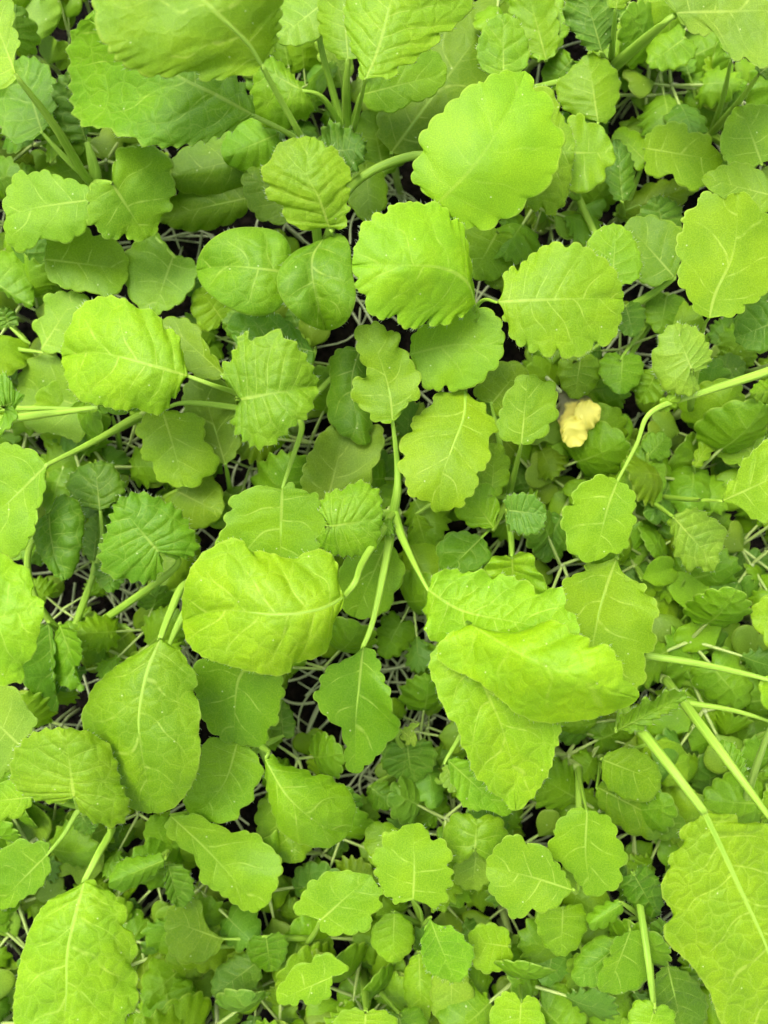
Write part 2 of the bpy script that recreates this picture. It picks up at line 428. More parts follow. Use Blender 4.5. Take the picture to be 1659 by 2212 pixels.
def shift(me, off):
    n = len(me.vertices); a = np.empty(n*3, np.float32); me.vertices.foreach_get('co', a)
    a = (a.reshape(-1, 3) - off).astype(np.float32); me.vertices.foreach_set('co', a.ravel()); me.update()

def leaf(P, base, tip, L, R, zb, zt=None, col='b', st=(), r=1.0, rib=0.0, crk=0.3, hairs=0, to_crown=True, scol=None, label=None, cover=True, vv=0.75, **kw):
    pl = PLANTS[P]
    zt = zb if zt is None else zt
    nv = kw.get('nv', 6)
    me, hm, ribw, ribp = blade('leaf', base, tip, L, R, zb=zb, zt=zt, hairs=hairs, **kw)
    if cover: mark(me)
    shift(me, pl['off'])
    o = link('leaf', me, pl['e']); o.color = tone(col); o['veins'] = float(nv); o['crinkle'] = float(crk)*(0.65 if nv >= 7 else 1.0); o['vein_strength'] = float(vv)
    if label: o['label'] = label
    # stalk: from some way up the midrib, down to the crown
    pts = []; rad = []
    if rib > 0:
        k = int(len(ribp)*rib)
        for i in np.linspace(k, 1, 9).astype(int):
            p = ribw[i] + np.array([0, 0, 0.0]); pts.append(p); q = 1 - i/len(ribp)/max(rib, 1e-6)
            rad.append(r*0.001*(0.22 + 0.62*q**1.2))
            pts[-1] = p - np.array([0, 0, rad[-1]*0.70])
    else:
        pts.append(ribw[max(1, len(ribp)//14)] - np.array([0, 0, 0.0009*r])); rad.append(0.00045*r)
    bz = ribp[0][2]
    pts.append(ribw[0] - np.array([0, 0, 0.0004*r])); rad.append(0.0009*r)
    way = [tuple(p) for p in st]
    if to_crown: way.append(pl['px'])
    n = len(way); ez = way[-1][2] if n and len(way[-1]) > 2 else pl['px'][2]
    prev = np.array(base[:2]); 
    tot = 0; cum = []
    for w in way: tot += math.dist(w[:2], prev); cum.append(tot); prev = np.array(w[:2])
    for i, w in enumerate(way):
        z = w[2] if len(w) > 2 else bz + (ez-bz)*(cum[i]/max(tot, 1e-6))**1.25
        x, y = unproj(w[0], w[1], z*0.001); pts.append(np.array([x, y, z*0.001])); rad.append(0.001*r*(1.0+0.28*cum[i]/max(tot, 1)))
    if n:
        pts = [p - pl['off'] for p in pts]
        sm = tube_mesh('stalk', pts, rad, M_STALK, sides=12, groove=0.22)
        so = link('stalk', sm, o)
        c = tone(scol or 'y', 0.05); so.color = (c[0]*0.95+0.02, c[1]*0.92+0.03, c[2]+0.018, 1)
    if hm:
        shift(hm, pl['off']); ho = link('edge_hairs', hm, o); ho['kind'] = 'stuff'
    return o

def prof(base, tip, hw, kind='oval', bend=0.0):
    """outline points for a leaf given only its axis and half width"""
    b = np.array(base[:2], float); t = np.array(tip[:2], float); a = t-b; n = np.array([-a[1], a[0]])/np.linalg.norm(a)
    P = {'oval': [(0.04, .42), (.2, .82), (.42, 1.0), (.68, .92), (.9, .5)],
         'ovate': [(0.03, .45), (.15, .85), (.35, 1.0), (.6, .88), (.84, .5)],
         'obov': [(0.10, .26), (.28, .55), (.5, .88), (.72, 1.0), (.92, .62)],
         'fan': [(-.10, .45), (-.06, .85), (.18, 1.08), (.5, 1.05), (.82, .66)],
         'cot': [(.12, .25), (.3, .75), (.62, 1.05), (.9, .92), (1.06, .48)],
         'long': [(0.06, .5), (.25, .85), (.5, 1.0), (.75, .8), (.92, .4)]}[kind]
    L, R = [], []
    for u, w in P:
        c = b + a*u + n*bend*math.sin(math.pi*u)*hw
        j = 1 + rnd.uniform(-.07, .07); k = 1 + rnd.uniform(-.07, .07)
        L.append(tuple(c + n*hw*w*j)); R.append(tuple(c - n*hw*w*k))
    if kind == 'cot': tip = tuple(b + a*0.93)
    return tuple(base), tuple(tip), L, R

def ql(P, base, tip, hw, z, kind='oval', col='g', **kw):
    """quick leaf from axis and half width"""
    b, t, L, R = prof(base, tip, hw, kind, kw.pop('bend', 0))
    dt = rnd.uniform(-7, 7); zz = z if isinstance(z, tuple) else (z - dt*.5, z + dt*.5)
    kw.setdefault('roll', rnd.uniform(-.32, .32)); kw.setdefault('droop', rnd.uniform(.05, .22)); kw.setdefault('ruf', rnd.uniform(0, .8))
    return leaf(P, b, t, L, R, zz[0], zz[1], col=col, **kw)

# ------------------------------------------------------------------ the bed: soil
def build_soil():
    n = 150; half = 0.6
    g = np.linspace(-half, half, n); X, Y = np.meshgrid(g, g, indexing='ij')
    Z = -0.002 + 0.0025*vnoise(X*90, Y*90, 1) + 0.0015*vnoise(X*210+5, Y*210, 2)
    idx = np.arange(n*n).reshape(n, n)
    F = np.stack([idx[:-1, :-1], idx[1:, :-1], idx[1:, 1:], idx[:-1, 1:]], -1).reshape(-1, 4)
    o = link('soil', mesh_from('soil', np.stack([X, Y, Z], -1).reshape(-1, 3), F, None, None, M_SOIL)); o['kind'] = 'structure'
    # crumbs of soil and perlite lying on it
    return o
SOIL = build_soil()

# ------------------------------------------------------------------ the plants whose leaves show large
S = lambda n, a: (n, a, 'saw')
Rn = lambda n, a: (n, a, 'round')

# --- plant in the upper middle: two big pale leaves to the top corner, crinkled leaf, two glossy domed leaves, broad flat leaf
plant('P1', (690, 560, 42), 'large plant with two glossy domed leaves and a crinkled leaf meeting above them', 2.0)
leaf('P1', (566, 142), (330, -170), [(540, 165), (500, 160), (450, 180), (415, 152), (380, 160), (330, 165), (262, 136), (216, 72), (203, 0), (225, -100)],
     [(592, 100), (606, 30), (600, -60), (520, -140)], 112, 118, mid=[(535, 92), (470, 28), (405, -40)], st=[(600, 205, 104), (648, 292, 92), (668, 345, 82)], r=1.35, rib=.8,
     col='y', arch=6, droop=.03, teeth=Rn(8, 11), bul=.5, crk=.25, nv=4, hairs=.5, label='broad pale lime leaf reaching out at the top edge')
leaf('P1', (552, 250), (190, 40), [(520, 262), (506, 278), (430, 308), (340, 318), (258, 290), (215, 275, -6), (165, 268, -18), (150, 160, -22), (152, 70, -20)],
     [(540, 205), (460, 110), (350, 50), (250, 20)], 96, 84, mid=[(470, 205), (380, 160)], st=[(640, 300, 88), (664, 345, 80)], r=1.3, rib=.6,
     col='g', arch=3, droop=.08, teeth=S(11, 9), bul=.8, crk=.7, nv=6, hairs=1)
leaf('P1', (712, 492), (672, 295), [(690, 493), (670, 497), (646, 493), (614, 472), (608, 444), (576, 430), (574, 410), (580, 400), (566, 385), (564, 365), (587, 340), (594, 320), (611, 305), (646, 297)],
     [(718, 490), (737, 497), (753, 480), (746, 469), (757, 452), (750, 437), (758, 413), (750, 400), (760, 385), (757, 368), (743, 347), (735, 337), (722, 316), (705, 316), (694, 305)],
     90, 96, mid=[(690, 430), (662, 370)], st=[(716, 512, 84)], r=1.0, col='b', arch=3, droop=.10, teeth=S(13, 3), bul=1.3, crk=.9, nv=7, hairs=1.4, vee=.08, sweep=2.0)
leaf('P1', (634, 590), (424, 584), [(628, 540), (610, 505), (560, 491), (500, 494), (455, 518), (430, 550)], [(622, 640), (600, 670), (565, 684), (510, 673), (460, 642), (434, 615)],
     84, 76, mid=[(560, 580), (490, 575)], col='g', arch=4, droop=.18, vee=.08, bul=.9, crk=.5, nv=4, scal=0, hairs=.5, label='smooth glossy domed leaf')
leaf('P1', (700, 512), (705, 714), [(670, 528), (640, 540), (606, 575), (597, 615), (614, 655), (650, 692), (680, 708)], [(735, 504), (755, 528), (762, 590), (769, 640), (757, 682), (735, 706)],
     85, 80, mid=[(674, 560), (682, 640)], col='g', arch=5, droop=.36, vee=.75, bul=1.1, crk=.5, nv=4, scal=0, hairs=.5, label='smooth puffed leaf with a deep groove along its middle')
leaf('P1', (945, 440), (1135, 152), [(905, 405), (890, 385), (890, 360), (908, 335), (910, 290), (930, 265), (960, 235), (978, 218), (1005, 195), (1030, 175), (1048, 180), (1075, 152), (1112, 160)],
     [(965, 468), (1000, 490), (1050, 495), (1083, 478), (1120, 455), (1142, 434), (1198, 385), (1204, 347), (1222, 312), (1215, 288), (1198, 267), (1194, 222), (1177, 198), (1152, 194), (1149, 172)],
     84, 84, mid=[(1030, 350), (1100, 240)], st=[(935, 395, 74), (905, 335, 66), (760, 402, 60)], r=1.25, col='y', arch=4, droop=.08, bul=.15, crk=.08, nv=5, teeth=(-9, 9, 'round'), wob=.6, vv=.3, label='largest flat smooth pale leaf')

# --- plant at the top centre
plant('P3', (752, 300, 40), 'plant at the top edge with a large toothed yellow-green leaf on a long stalk', 1.8)
leaf('P3', (788, 174), (880, -110), [(775, 167), (774, 128), (753, 104), (757, 90), (746, 62), (743, 35), (745, 7), (775, -60)],
     [(800, 158), (812, 163), (836, 170), (860, 167), (857, 142), (875, 142), (899, 132), (910, 115), (934, 104), (951, 90), (951, 69), (979, 66), (989, 49), (1014, 28), (1024, 3), (1000, -60)],
     96, 100, mid=[(815, 110), (845, 0)], st=[(765, 275, 60)], r=1.1, rib=.7, col='y', droop=.12, bul=1.1, crk=.9, nv=8, hairs=1.4, teeth=S(12, 3))
ql('P3', (752, 130), (735, -60), 60, 70, 'oval', 'b', r=1.4, st=[(748, 200)])
leaf('P3', (655, 195), (556, 142), [(625, 150), (590, 124), (568, 130)], [(676, 222), (672, 252), (645, 262), (612, 282), (570, 272), (545, 235), (545, 180)], 62, 58, col='g', droop=.4, bul=.9, crk=.6, nv=5, teeth=S(8, 5), hairs=.7, st=[(700, 215)])
ql('P3', (700, 5), (596, 88), 52, 66, 'fan', 'p', teeth=Rn(4, 5), st=[(690, 80), (725, 220)])
ql('P3', (740, 190), (700, 22), 36, 44, 'oval', 'p')
leaf('P3', (778, 205), (966, 158), [(795, 170), (860, 128), (925, 104), (952, 122)], [(790, 228), (822, 242), (862, 240), (882, 224), (922, 214), (950, 192)], 62, 56, col='b', teeth=Rn(5, 5), droop=.1, bul=.3, crk=.2)
leaf('P3', (700, 330), (790, 318), [(690, 295), (712, 262), (745, 275), (775, 290)], [(702, 365), (735, 385), (765, 375), (785, 345)], 62, 66, col='u', crk=1, bul=1.6, wob=3, ruf=2.2, teeth=S(8, 7), hairs=1.2, nv=9)

# --- plant in the upper left corner, stalks meeting beside a scalloped leaf
plant('P2', (205, 396, 42), 'upper left plant whose green stalks meet beside a heart-shaped scalloped leaf', 1.6)
leaf('P2', (38, 168), (-40, -30), [(10, 190), (-40, 180), (-80, 100), (-80, 0)], [(20, 120), (44, 92), (28, 55), (30, 15), (0, -30)], 82, 84, st=[(120, 275), (180, 375)], r=1.2, col='y', teeth=None, crk=.2, bul=.3)
leaf('P2', (92, 288), (40, 126), [(40, 312), (5, 285), (-15, 220), (0, 165)], [(118, 240), (122, 185), (98, 138), (62, 122)], 56, 52, col='d', st=[(150, 350)], r=.9, teeth=S(8, 6), bul=.8, crk=.6, hairs=.6, wob=1.5)
leaf('P2', (188, 310), (138, 160), [(150, 300), (128, 285), (112, 220), (118, 180)], [(182, 260), (180, 200), (168, 155)], 50, 58, col='u', st=[(205, 370)], r=1.6, teeth=S(9, 6), bul=1.6, crk=1, ruf=1.5, hairs=1)
leaf('P2', (190, 432), (12, 468), [(190, 405), (165, 392), (125, 380), (95, 368), (60, 376), (40, 366), (22, 398), (8, 435)], [(202, 468), (182, 498), (152, 520), (130, 525), (95, 515), (55, 544), (25, 535), (10, 505)],
     70, 64, mid=[(125, 441), (70, 450)], col='b', droop=.12, crk=.15, bul=.25, nv=4, st=[(198, 412)])
leaf('P2', (240, 394), (318, 515), [(246, 350), (258, 318), (285, 318), (318, 308), (345, 328), (375, 352), (368, 375), (383, 410), (368, 428), (372, 450), (345, 470), (342, 495)],
     [(205, 396), (190, 420), (192, 455), (188, 482), (210, 490), (218, 508), (248, 518), (268, 506), (285, 520)], 74, 64, col='b', droop=.08, crk=.18, bul=.3, nv=4, st=[(222, 395)])
leaf('P2', (96, 560), (278, 582), [(108, 505), (165, 487), (188, 492), (206, 510), (240, 503), (258, 528), (272, 550)], [(104, 600), (150, 626), (200, 632), (225, 642), (250, 636), (270, 612)], 54, 48, col='b', teeth=Rn(4, 4), crk=.15, bul=.3, nv=4, st=[(140, 500)])
leaf('P2', (375, 552), (330, 680), [(352, 520), (338, 500), (290, 525), (265, 560), (270, 610), (290, 655)], [(400, 555), (428, 575), (420, 612), (402, 640), (385, 658), (358, 670)], 48, 46, col='b', teeth=Rn(5, 5), crk=.3, bul=.5, nv=4, st=[(300, 480)])

# --- left edge leaves
plant('P2b', (-40, 640, 30), 'dark leaved plant at the edge beside the upper left scalloped leaves')
leaf('P2b', (-30, 600), (72, 662), [(0, 545), (60, 555), (104, 585), (92, 605), (72, 622)], [(20, 640), (50, 658)], 46, 44, col='g', crk=.5, bul=.8, droop=.3)
leaf('P2b', (85, 760), (168, 632), [(98, 742), (74, 712), (74, 690), (98, 680), (94, 645), (118, 632)], [(150, 762), (182, 740), (200, 680), (195, 650)], 48, 48, col='b', crk=.1, bul=.2, nv=4, st=[(0, 738, 36)], r=.9)
ql('P2b', (20, 705), (5, 665), 22, 42, 'fan', 'u', crk=1, bul=1.5, teeth=S(6, 4), st=[(60, 740)])

# --- left middle: broad leaf on a pale stalk, crinkled fan leaf, leaves around
plant('P5', (636, 900, 44), 'plant with a broad pale-ribbed leaf and a crinkled fan leaf in the left middle', 2.0)
leaf('P5', (406, 812), (133, 770), [(404, 797), (392, 752), (385, 717), (358, 708), (344, 682), (323, 667), (295, 665), (285, 655), (257, 642), (226, 639), (194, 648), (170, 665), (149, 703), (135, 741)],
     [(389, 825), (385, 856), (368, 860), (361, 887), (333, 898), (309, 887), (285, 884), (260, 887), (222, 877), (174, 866), (149, 835), (139, 804)],
     86, 76, mid=[(330, 790), (215, 762)], st=[(460, 832, 84), (512, 850, 74)], r=1.1, rib=.75, col='y', arch=5, droop=.22, teeth=S(11, 4), bul=.7, crk=.5, nv=6, hairs=1)
leaf('P5', (518, 863), (686, 832), [(504, 838), (476, 796), (500, 770), (528, 710), (545, 735), (590, 714), (640, 745), (672, 790)],
     [(508, 890), (500, 918), (520, 945), (560, 971), (600, 952), (640, 915), (668, 895)], 90, 86, col='g', arch=3, droop=.15, vee=.25, teeth=S(12, 9), bul=1.2, crk=1, nv=9, hairs=1.4, sweep=2.3, ruf=.8)
leaf('P5', (610, 1054), (604, 1240), [(587, 1057), (572, 1046), (541, 1057), (495, 1075), (498, 1100), (484, 1120), (486, 1140), (468, 1165), (480, 1210)],
     [(628, 1042), (650, 1060), (690, 1070), (690, 1100), (712, 1130), (690, 1160), (690, 1190), (670, 1215)], 74, 70, st=[(628, 1000, 70), (652, 925, 60)], r=1.15, rib=.7, col='y', crk=.15, bul=.3, nv=4, label='flat wide scalloped leaf on a long upright stalk')
leaf('P5', (350, 886), (398, 1052), [(322, 888), (308, 908), (293, 930), (310, 962), (302, 985), (330, 1003), (338, 1035), (368, 1046)], [(400, 892), (440, 905), (442, 948), (470, 985), (472, 1012), (445, 1030), (430, 1048)],
     58, 54, mid=[(370, 950)], col='b', crk=.2, bul=.4, nv=4, droop=.1, st=[(420, 870)])
leaf('P5', (487, 1005), (430, 810), [(455, 985), (420, 940), (396, 880), (400, 830)], [(515, 972), (518, 920), (506, 860), (470, 815)], 50, 46, col='o', rib=.6, crk=.15, bul=.3, nv=4, st=[(498, 1060, 30)], to_crown=False)
leaf('P5', (490, 815), (350, 690), [(430, 818), (385, 770), (352, 720)], [(472, 782), (442, 742), (432, 712), (398, 688)], 62, 58, col='o', crk=.1, bul=.3, nv=4)
leaf('P5', (680, 760), (500, 720), [(620, 690), (540, 665), (490, 690)], [(670, 790), (600, 790), (530, 770)], 64, 60, col='d', crk=.6, bul=.9, nv=5, teeth=S(8, 4))

# --- plants at the left margin
plant('P6a', (-60, 900, 40), 'plant beyond the edge sending two green stalks in under the broad leaf')
leaf('P6a', (205, 880), (330, 860), [(230, 862), (290, 840)], [(230, 895), (300, 885)], 66, 60, st=[(110, 893), (0, 906)], r=1.2, col='g')
leaf('P6a', (150, 882), (230, 872), [(170, 866), (210, 860)], [(170, 892), (210, 886)], 60, 56, st=[(60, 882), (0, 885)], r=.8, col='g')
leaf('P6a', (0, 880), (50, 862), [(-30, 850), (0, 806), (20, 815), (26, 832), (44, 850)], [(38, 885), (32, 910), (8, 935), (-20, 942)], 76, 72, col='g', crk=1, bul=1.2, teeth=S(6, 5), hairs=1, nv=7)
plant('P6b', (300, 905, 46), 'plant behind the broad left leaf holding a dark olive leaf with scalloped hem')
leaf('P6b', (242, 902), (38, 830), [(200, 860), (150, 800), (110, 765), (60, 778)], [(228, 932), (182, 942), (165, 958), (150, 950), (130, 938), (70, 930), (45, 895)], 46, 40, col='o', crk=.15, bul=.3, nv=4, st=[(258, 960, 30), (254, 1020, 10)], to_crown=False)
leaf('P6b', (104, 1002), (-30, 1125), [(75, 976), (40, 964), (15, 958), (-20, 962), (-45, 1020)], [(94, 1030), (97, 1060), (88, 1085), (80, 1105), (77, 1140), (60, 1170), (42, 1198), (5, 1200)], 72, 70, mid=[(60, 1045), (15, 1088)],
     st=[(200, 955), (292, 905)], r=1.25, rib=.8, col='b', crk=.15, bul=.35, nv=4, label='smooth lobed leaf on a long slanting stalk')

# --- rosette of dark crinkled leaves, left of the centre
plant('P6', (148, 1388, 30), 'rosette of dark crinkled fan leaves on pale slanting stalks, left of the middle', 1.8)
leaf('P6', (342, 1192), (252, 1084), [(354, 1222), (335, 1250), (308, 1260), (260, 1250), (225, 1240), (214, 1190), (232, 1140)], [(365, 1200), (402, 1207), (431, 1187), (416, 1146), (388, 1102), (352, 1080), (300, 1063)],
     72, 74, st=[(385, 1218, 62), (280, 1300, 44)], r=1.2, col='d', droop=.28, vee=.25, teeth=S(13, 8), bul=1.2, crk=1, nv=9, hairs=1.5, sweep=2.3, ruf=.8)
leaf('P6', (106, 1108), (140, 1254), [(85, 1120), (72, 1150), (76, 1180), (92, 1210), (116, 1242)], [(128, 1068), (165, 1080), (183, 1122), (176, 1182), (164, 1228)], 62, 62, mid=[(108, 1150), (120, 1210)], st=[(60, 1200, 50), (80, 1300)], col='d', droop=.45, vee=.7, bul=1.1, crk=.8, nv=6, teeth=S(9, 3), hairs=1)
leaf('P6', (216, 1104), (205, 1000), [(170, 1090), (150, 1068), (142, 1045), (155, 1022), (178, 1004)], [(252, 1082), (272, 1055), (260, 1030), (245, 1005), (225, 996)], 52, 50, st=[(215, 1200, 44)], col='d', droop=.2, bul=.7, crk=.6, nv=5, teeth=S(7, 4), hairs=.8)
ql('P6', (202, 1212), (212, 1108), 30, 44, 'oval', 'u', crk=.5, bul=.6, teeth=Rn(5, 3), st=[(190, 1280)])
ql('P6', (236, 1212), (240, 1280), 30, 46, 'fan', 'u', crk=.9, bul=1.2, teeth=S(7, 4), st=[(200, 1250)])
leaf('P6', (105, 1345), (126, 1536), [(70, 1370), (45, 1430), (60, 1490), (95, 1525)], [(118, 1390), (116, 1440, 6), (118, 1490, 6)], 52, 40, col='d', crk=.3, bul=.5, nv=5)
leaf('P6', (128, 1348), (182, 1492), [(112, 1390, -2), (114, 1450, -3), (130, 1480)], [(150, 1352, 6), (172, 1380, 8), (177, 1425, 8), (160, 1448), (170, 1470, 4)], 52, 50, col='g', crk=.8, bul=1, teeth=S(9, 5), hairs=1.2, ruf=1.5)
ql('P6', (285, 1362), (180, 1440), 52, 34, 'oval', 'o', crk=.3, st=[(240, 1350)])
plant('P6c', (-170, 1350, 60), 'big blurred bright leaf pushing in from the edge beside the dark rosette')
leaf('P6c', (-120, 1360), (95, 1312), [(-80, 1220), (-20, 1186), (12, 1196), (30, 1214), (62, 1226), (72, 1262), (70, 1286), (92, 1292)], [(-80, 1460), (0, 1482), (35, 1474), (56, 1478), (52, 1440), (76, 1412), (80, 1385), (90, 1345)],
     112, 108, col='y', bul=.6, crk=.5, nv=5, droop=.2, teeth=S(7, 3))

# --- the centre plant
plant('P0', (850, 1108, 62), 'centre plant with a big domed yellow-green leaf left and leaf stalks fanning out', 2.6)
leaf('P0', (744, 1288), (394, 1340), [(728, 1262), (730, 1218), (700, 1184), (655, 1196), (630, 1206), (575, 1192), (540, 1186), (512, 1158), (470, 1175), (430, 1202), (405, 1245), (394, 1292)],
     [(738, 1315), (718, 1350), (714, 1390), (698, 1416), (640, 1434), (618, 1460), (560, 1455), (500, 1440), (440, 1420), (404, 1388)], 94, 84, mid=[(690, 1316), (600, 1328), (480, 1318)],
     st=[(768, 1256, 96), (786, 1210, 86)], r=1.25, rib=.8, col='y', arch=9, droop=.26, teeth=S(9, 2.5), bul=.9, crk=.6, nv=6, hairs=.5)
leaf('P0', (714, 1137), (826, 1120), [(692, 1108), (695, 1080), (716, 1060), (740, 1056), (780, 1036), (800, 1050), (820, 1060)], [(690, 1150), (688, 1180), (715, 1196), (745, 1202), (785, 1200), (812, 1185), (822, 1150)],
     84, 82, col='g', droop=.3, vee=.2, teeth=S(11, 6), bul=1.1, crk=1, nv=8, hairs=1.4, sweep=2.3)
leaf('P0', (848, 910), (790, 700), [(840, 915), (805, 908), (795, 891), (767, 870), (760, 849), (767, 815), (791, 816), (791, 797), (778, 773), (769, 735), (771, 707)],
     [(857, 905), (878, 874), (882, 865), (903, 863), (906, 839), (906, 808), (892, 787), (883, 766), (864, 749), (861, 717), (848, 713), (836, 717), (826, 700), (812, 693), (802, 703)],
     76, 80, mid=[(842, 850), (822, 780)], st=[(858, 1000, 68), (858, 1060, 66)], r=1.2, rib=.5, col='b', crk=.15, bul=.4, nv=4, ruf=.8)
leaf('P0', (925, 1275), (1250, 1372), [(937, 1240), (958, 1232), (982, 1229), (1003, 1237), (1028, 1233), (1048, 1230), (1062, 1250), (1083, 1240), (1118, 1251), (1152, 1261), (1159, 1282), (1211, 1265), (1222, 1280), (1222, 1312), (1242, 1330)],
     [(920, 1303), (913, 1324), (923, 1334), (916, 1369), (941, 1388), (1000, 1398), (1100, 1400), (1200, 1395)], 93, 92, mid=[(1000, 1320), (1120, 1345)], st=[(900, 1228, 86), (868, 1160, 72)], r=1.35, rib=.3,
     col='y', droop=.1, teeth=S(10, 4), bul=1.1, crk=.9, nv=7, hairs=1.2, ruf=1.5, wob=1.6)
leaf('P0', (785, 1396), (768, 1672), [(781, 1402), (757, 1421), (708, 1442), (692, 1463), (694, 1480), (675, 1501), (684, 1518), (705, 1550), (732, 1570), (743, 1595), (746, 1626), (743, 1650)],
     [(809, 1407), (819, 1431), (830, 1469), (844, 1497, 5), (847, 1532, 6), (868, 1570, 6), (865, 1577, 3), (837, 1608), (812, 1636), (791, 1654)], 82, 66, mid=[(776, 1480), (768, 1560)], st=[(806, 1340, 80), (832, 1220, 72)], r=1.35, rib=.7,
     col='g', crk=.12, bul=.3, nv=4, label='diamond-shaped leaf hanging on a straight pale stalk')
leaf('P0', (838, 1165), (765, 1334), [(790, 1180), (740, 1215), (728, 1275), (740, 1315)], [(858, 1195), (875, 1230), (866, 1262), (850, 1285), (845, 1312), (805, 1334)], 58, 52, col='b', crk=.15, bul=.3, nv=4, teeth=Rn(5, 3))
leaf('P0', (842, 1120), (838, 1158), [(828, 1125), (824, 1145)], [(850, 1130), (850, 1150)], 70, 72, col='g', crk=1, bul=1.5, teeth=S(5, 3), hairs=2, ruf=1, label='tiny curled young leaf')
leaf('P5', (778, 752), (790, 962), [(735, 752), (710, 785), (716, 830), (706, 880), (722, 925), (760, 950)], [(795, 790), (800, 850), (802, 900), (800, 940)], 60, 58, mid=[(760, 820), (770, 900)], col='d', droop=.4, vee=.3, bul=.8, crk=.4, nv=4, wob=2.5)
leaf('P0', (700, 1112), (748, 918), [(655, 1075), (656, 1010, 3), (680, 960, 3), (702, 926)], [(795, 1065), (802, 1022, 3), (826, 970, 4), (822, 920)], 54, 54, col='p', crk=.15, bul=.3, nv=4, ruf=1)

# --- plant right of the centre
plant('P4', (985, 745, 46), 'plant with a round sunlit scalloped leaf and a wide toothed leaf facing right', 2.0)
leaf('P4', (1028, 657), (759, 573), [(1018, 580), (1010, 528), (1003, 503), (996, 472), (975, 476), (965, 448), (951, 444), (934, 430), (916, 444), (892, 432), (875, 441), (844, 439), (837, 458), (809, 462), (798, 476), (781, 483), (774, 496), (778, 517), (764, 531), (767, 545)],
     [(1017, 664), (1000, 686), (986, 677), (972, 697), (934, 703), (923, 690), (903, 707), (868, 707), (854, 682), (826, 690), (798, 676), (788, 662), (791, 637), (767, 627), (771, 603)],
     80, 90, mid=[(1007, 606), (950, 578), (854, 573)], col='y', arch=5, droop=.08, bul=.45, crk=.35, nv=5, hairs=1.3, rib=.3, r=.6, vv=.55, st=[(1030, 690)], label='round bright leaf with scalloped hairy rim')
leaf('P4', (1072, 652), (1347, 646), [(1092, 640), (1090, 612), (1086, 592), (1104, 575), (1118, 582), (1135, 562), (1166, 538), (1200, 522), (1226, 532), (1250, 525), (1282, 545), (1308, 562), (1326, 582), (1340, 612)],
     [(1092, 660), (1097, 671), (1086, 688), (1100, 700), (1104, 731), (1121, 747), (1139, 742), (1145, 762), (1163, 760), (1184, 772), (1205, 759), (1218, 772), (1250, 771), (1274, 756), (1284, 742), (1305, 747), (1326, 735), (1333, 715), (1342, 686)],
     86, 84, mid=[(1160, 648), (1260, 645)], st=[(1035, 655, 74)], r=1.1, rib=.35, col='b', arch=3, droop=.10, bul=.9, crk=.55, nv=7, hairs=1.5)
leaf('P4', (885, 765), (1088, 745), [(895, 718), (950, 682), (1020, 662), (1058, 668), (1082, 695)], [(900, 802), (915, 835), (945, 844), (960, 834), (980, 846), (1012, 836), (1035, 832), (1052, 808), (1075, 790)], 68, 70, mid=[(980, 745)], col='b', crk=.12, bul=.3, nv=4, vv=.4, st=[(930, 760)])
leaf('P4', (1005, 842), (950, 1106), [(996, 835), (979, 846), (937, 853), (930, 877), (889, 908), (890, 929), (864, 953), (864, 974), (871, 985), (859, 1005), (868, 1026), (878, 1033), (878, 1057), (892, 1075), (923, 1082), (937, 1103)],
     [(1014, 853), (1028, 870), (1048, 870), (1048, 887), (1073, 915), (1078, 932), (1055, 946), (1059, 984), (1048, 1012), (1034, 1019), (1031, 1050), (1021, 1068), (1007, 1075), (1003, 1092), (975, 1099)],
     63, 72, mid=[(1002, 900), (978, 965), (955, 1030)], st=[(998, 800, 54)], r=1.0, rib=.75, col='y', crk=.15, bul=.4, nv=5, arch=4, label='lobed leaf like a small oak leaf')

# --- leaves around the big flat one
plant('P16', (1250, 430, 34), 'plant half hidden behind the largest flat leaf, hairy toothed edge showing beside it')
leaf('P16', (1110, 330), (1241, 325), [(1130, 220), (1162, 184), (1190, 190), (1206, 225), (1216, 252), (1238, 290)], [(1130, 420), (1148, 456), (1172, 452), (1190, 472), (1208, 452), (1222, 438), (1233, 388)], 68, 68, col='b', teeth=S(8, 4), crk=.5, bul=.7, hairs=1.4, droop=.2)
leaf('P16', (1222, 330), (1328, 330), [(1226, 262), (1250, 244), (1268, 262), (1290, 270), (1308, 282), (1318, 308)], [(1224, 410), (1260, 414), (1300, 395), (1308, 368), (1326, 350)], 60, 60, col='b', crk=.1, bul=.2, nv=4, ruf=.8)
leaf('P16', (1322, 618), (1332, 484), [(1290, 590), (1268, 545), (1275, 510), (1300, 490)], [(1365, 612), (1380, 600), (1387, 565), (1376, 530), (1360, 500)], 72, 72, col='b', crk=.3, bul=.4, hairs=1.2, teeth=S(8, 3), st=[(1310, 560, 50)])
leaf('P16', (1458, 600), (1352, 480), [(1400, 618), (1368, 580), (1350, 520)], [(1475, 550), (1472, 492), (1440, 478), (1410, 466), (1375, 470)], 52, 50, col='o', crk=.15, bul=.3, nv=4, st=[(1400, 640, 44), (1350, 670, 38)], to_crown=False, r=1.2)

